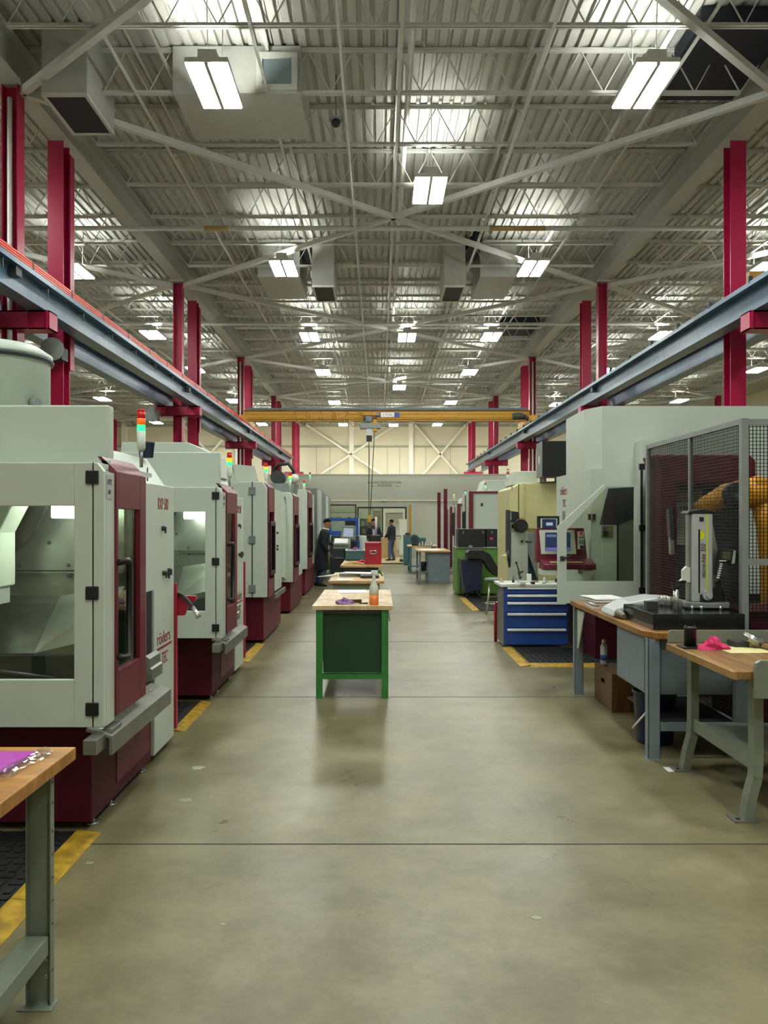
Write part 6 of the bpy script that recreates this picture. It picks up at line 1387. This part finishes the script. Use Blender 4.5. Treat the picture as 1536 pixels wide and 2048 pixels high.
# ================================================================ people
def person(label, x, y, z, rz, H, P):
    """standing figure built facing -Y about its feet, then turned; every length is for a 1.72 m body and scaled to H"""
    r = thing('person', label, 'person', (0, 0, 0))
    k = H / 1.72
    V = Vector
    lean = P.get('lean', 0.0)
    def up(x_, y_, z_):                                   # lean the upper body forward from the hips
        t = max(0, z_ - 0.92); return V((x_, y_ - lean * t, z_))
    b = MB()
    b.loft([up(0, 0, 0.82), up(0, 0.0, 0.92), up(0, 0, 1.05), up(0, 0, 1.22), up(0, 0.01, 1.36), up(0, 0.015, 1.44)], [(0.155, 0.115), (0.165, 0.125), (0.145, 0.115), (0.165, 0.125), (0.17, 0.11), (0.09, 0.07)], 20)
    b.loft([up(0, 0.015, 1.40), up(0, 0.0, 1.47), up(0, -0.01, 1.54)], [0.066, 0.054, 0.054], 14)
    hd = up(0, -0.02, 1.60)
    tilt = P.get('nod', 0.0)
    def hp(x_, y_, z_): return V((hd.x + x_, hd.y + y_ * math.cos(tilt) - z_ * math.sin(tilt), hd.z + z_ * math.cos(tilt) + y_ * math.sin(tilt)))
    def hball(c, rr): c = hp(*c); b.ball((c.x, c.y, c.z), rr, 16)
    hball((0, 0.012, 0.025), (0.074, 0.094, 0.092)); hball((0, -0.022, -0.035), (0.058, 0.066, 0.072)); hball((0, -0.046, -0.078), (0.034, 0.032, 0.024))
    b.loft([hp(0, -0.086, 0.015), hp(0, -0.104, -0.022), hp(0, -0.088, -0.034)], [0.008, 0.015, 0.011], 8)
    hball((0, -0.084, 0.024), (0.045, 0.014, 0.01))
    b.loft([hp(-0.024, -0.083, -0.056), hp(0, -0.091, -0.054), hp(0.024, -0.083, -0.056)], [0.005, 0.008, 0.005], 8)
    for s in (-1, 1): hball((0.074 * s, 0.012, -0.002), (0.011, 0.02, 0.032))
    hips, legs, arms = [], [], []
    for s, key in ((-1, 'legR'), (1, 'legL')):
        K, A = P[key]
        hip = V((0.085 * s, 0, 0.9)); K = V(K); A = V(A)
        legs.append((hip, K, A))
        b.loft([hip, hip.lerp(K, 0.5), K, K.lerp(A, 0.3), K.lerp(A, 0.7), A], [0.085, 0.072, 0.055, 0.056, 0.043, 0.036], 14)
    hands = MB()
    for s, key in ((-1, 'armR'), (1, 'armL')):
        E, W, D = P[key]
        sh_ = up(0.175 * s, 0.015, 1.385); E = V(E); W = V(W); D = V(D).normalized()
        arms.append((sh_, E, W))
        b.loft([sh_, sh_.lerp(E, 0.4), E, E.lerp(W, 0.35), W], [0.052, 0.046, 0.038, 0.038, 0.027], 12)
        side_ = D.cross(V((0, 1, 0.3))).normalized()
        pal = D.cross(side_).normalized()
        b.loft([W, W + D * 0.03, W + D * 0.085], [(0.026, 0.02), (0.040, 0.017), (0.040, 0.014)], 12, up=pal)
        for i, (o_, L) in enumerate(((-0.031, 0.066), (-0.010, 0.078), (0.011, 0.073), (0.031, 0.056))):
            k0 = W + D * 0.082 + side_ * o_
            k1 = k0 + D * L * 0.5 + pal * 0.008; k2 = k1 + D * L * 0.3 + pal * 0.02; k3 = k2 + D * L * 0.12 + pal * 0.018
            b.loft([k0 - D * 0.015, k1, k2, k3], [0.0098, 0.009, 0.0082, 0.006], 8)
        t0 = W + D * 0.025 - side_ * 0.03
        b.loft([t0, t0 - side_ * 0.026 + D * 0.03, t0 - side_ * 0.03 + D * 0.062 + pal * 0.015], [0.014, 0.011, 0.008], 8)
    for f_ in range(2):
        pass
    for (hip, K, A), s in zip(legs, (-1, 1)):
        b.loft([A + V((0, 0.03, -0.03)), A + V((0, -0.05, -0.045)), A + V((0, -0.14, -0.055))], [0.035, 0.036, 0.026], 10)
    body = b.build('body', 'skin', r)
    rm_ = body.modifiers.new('skin', 'REMESH'); rm_.mode = 'VOXEL'; rm_.voxel_size = 0.0065; rm_.use_smooth_shade = True
    sm = body.modifiers.new('soft', 'SMOOTH'); sm.iterations = 2; sm.factor = 0.5
    # eyes, hair
    for s in (-1, 1):
        c = hp(0.03 * s, -0.078, 0.008); MB().ball((c.x, c.y, c.z), 0.011, 10).build('eye', 'hair', r)
    hb = MB(); hv = []; n = 24; m_ = 10
    lo = P.get('hairline', 0.0)
    for i in range(m_ + 1):
        t = math.pi * 0.56 * i / m_
        for j in range(n):
            u = 2 * math.pi * j / n
            fr = math.sin(u)                              # +1 back, -1 face
            tt = t * (0.62 + 0.38 * (fr * 0.5 + 0.5)) if fr < 0.3 else t
            p_ = hp(0.082 * math.sin(tt) * math.cos(u), 0.018 + 0.10 * math.sin(tt) * math.sin(u), 0.03 + 0.098 * math.cos(tt))
            hv.append(p_)
    hb.add(hv, [(i * n + j, (i + 1) * n + j, (i + 1) * n + (j + 1) % n, i * n + (j + 1) % n) for i in range(m_) for j in range(n)], True)
    ho = hb.build('hair', 'hair', r); so = ho.modifiers.new('thick', 'SOLIDIFY'); so.thickness = 0.012; so.offset = 0
    # trousers
    t_ = MB()
    t_.loft([V((0, 0, 0.80)), V((0, 0, 0.9)), V((0, 0, 1.0))], [(0.165, 0.13), (0.178, 0.14), (0.165, 0.13)], 20)
    for hip, K, A in legs: t_.loft([hip + V((0, 0, 0.03)), hip.lerp(K, 0.5), K, K.lerp(A, 0.4), A + V((0, 0, 0.0))], [0.098, 0.088, 0.072, 0.07, 0.062], 16)
    tr = t_.build('trousers', P['legs'], r)
    q = tr.modifiers.new('cloth', 'REMESH'); q.mode = 'VOXEL'; q.voxel_size = 0.014; q.use_smooth_shade = True
    # coat or jacket with sleeves
    c_ = MB(); cb = P['coat_bottom']
    prof = [(0.105, 0.085, 1.455), (0.20, 0.13, 1.39), (0.20, 0.145, 1.25), (0.185, 0.145, 1.08), (0.20, 0.155, 0.92)]
    if cb < 0.85: prof += [(0.215, 0.175, 0.75), (0.225, 0.19, 0.6), (0.23, 0.2, cb)]
    else: prof += [(0.2, 0.155, cb)]
    prof.reverse()
    c_.loft([up(0, 0.01, z_) for _, _, z_ in prof], [(a_, b__) for a_, b__, _ in prof], 24)
    for sh_, E, W in arms:
        c_.loft([sh_ + V((-0.03 if sh_.x > 0 else 0.03, 0, 0.02)), sh_, sh_.lerp(E, 0.5), E, E.lerp(W, 0.5), W.lerp(E, 0.04)], [0.06, 0.072, 0.064, 0.058, 0.052, 0.044], 14)
    co = c_.build('coat', P['coat'], r)
    q = co.modifiers.new('cloth', 'REMESH'); q.mode = 'VOXEL'; q.voxel_size = 0.013; q.use_smooth_shade = True
    q = co.modifiers.new('soft', 'SMOOTH'); q.iterations = 3
    cl = [up(0.075 * math.cos(a * math.pi / 8), 0.005 + 0.075 * math.sin(a * math.pi / 8), 1.47 + 0.015 * math.sin(a * math.pi / 8)) for a in range(17)]
    MB().tube(cl, 0.018, 8).build('collar', P.get('collar', P['coat']), r)
    for hip, K, A in legs:
        MB().loft([A + V((0, 0.055, -0.045)), A + V((0, 0.0, -0.035)), A + V((0, -0.09, -0.05)), A + V((0, -0.17, -0.06)), A + V((0, -0.20, -0.065))], [(0.03, 0.036), (0.044, 0.048), (0.046, 0.036), (0.043, 0.026), (0.02, 0.014)], 14).build('shoe', 'shoe', r)
    for e in P.get('extra', []): e(r, up)
    r.scale = (k, k, k)
    place(r, x, y, z, rz)
    return r
def badge(r, up):
    p = up(-0.09, -0.15, 1.28); MB().box(p.x - 0.03, p.x + 0.03, p.y - 0.012, p.y, p.z - 0.04, p.z + 0.04).build('badge', 'papers', r)
person('man in a long dark coat and jeans standing at the grey machine console', PX(645, 20.9), 20.9, 0, R(90), 1.70, dict(
    lean=0.16, nod=0.25, coat='coat', coat_bottom=0.42, legs='denim', collar='papers', extra=[badge],
    legR=((-0.09, -0.05, 0.48), (-0.10, 0.06, 0.085)), legL=((0.09, 0.0, 0.48), (0.10, 0.16, 0.085)),
    armR=((-0.245, -0.03, 1.10), (-0.225, -0.17, 0.88), (0.05, -0.45, -0.9)), armL=((0.25, -0.10, 1.12), (0.2, -0.33, 1.06), (-0.1, -1, 0.0))))
def zipper(r, up):
    p = up(0, 0, 1.2); MB().box(-0.06, 0.06, p.y - 0.155, p.y - 0.14, 1.12, 1.36).build('shirt_front', 'grey', r)
    MB().tube([up(-0.06, -0.13, 1.40), up(-0.03, -0.16, 1.25), up(0, -0.165, 1.14), up(0.03, -0.16, 1.25), up(0.06, -0.13, 1.40)], 0.006, 6).build('lanyard', 'papers', r)
person('man in a dark jacket and blue jeans standing on the tan platform', PX(783, 33.4), 33.4, 0.03, R(235) - R(360), 1.66, dict(
    lean=0.0, nod=0.05, coat='coat', coat_bottom=0.88, legs='denim',
    legR=((-0.10, -0.05, 0.48), (-0.16, 0.02, 0.085)), legL=((0.10, -0.03, 0.48), (0.15, 0.0, 0.085)),
    armR=((-0.27, -0.02, 1.10), (-0.12, -0.22, 1.0), (0.6, -0.6, -0.1)), armL=((0.27, -0.02, 1.10), (0.12, -0.22, 1.0), (-0.6, -0.6, -0.1))))
person('man in a black vest over a grey shirt behind the black tool chest', PX(747, 29.0), 29.0, 0, 0.15, 1.71, dict(
    lean=0.05, nod=0.15, coat='coat', coat_bottom=0.86, legs='denim', extra=[zipper],
    legR=((-0.09, -0.02, 0.48), (-0.10, 0.02, 0.085)), legL=((0.09, -0.02, 0.48), (0.10, 0.02, 0.085)),
    armR=((-0.26, -0.06, 1.13), (-0.10, -0.27, 1.12), (0.8, -0.5, 0.0)), armL=((0.26, -0.03, 1.12), (0.14, -0.25, 1.05), (-0.5, -0.8, 0.1))))
# ---------------------------------------------------------------- small marks on the floor
rnd = random.Random(21)
for k, (px, py, w_, h_) in enumerate(((372, 1600, 26, 6), (447, 1848, 10, 3), (1072, 1836, 20, 3), (180, 1726, 16, 5), (396, 1536, 30, 6))):
    d_ = F * EYE / (py - VY); sc = d_ / F
    x = PX(px, d_); ln = w_ * sc
    v = [(x + ln * (0.5 * math.cos(a * 0.628) + rnd.uniform(-.12, .12)), d_ + ln * 0.35 * (math.sin(a * 0.628) + rnd.uniform(-.2, .2))) for a in range(10)]
    tag(MB().prism(v, 'z', 0.0003, 0.0012).build('floor_scuff', 'scuff', origin=(x, d_, 0)), 'pale scuff on the concrete floor, %s' % ['beside the first mill base', 'small fleck in the empty aisle', 'thin streak in front of the bench legs', 'by the yellow mat edge', 'long smear by the second mill'][k], 'scuff', None)
tag(MB().box(1.93, 2.03, 5.47, 5.57, 0.0002, 0.0015).build('floor_tape', 'papers', origin=(2, 5.5, 0)), 'white tape patch on the floor between the two bench legs', 'tape')
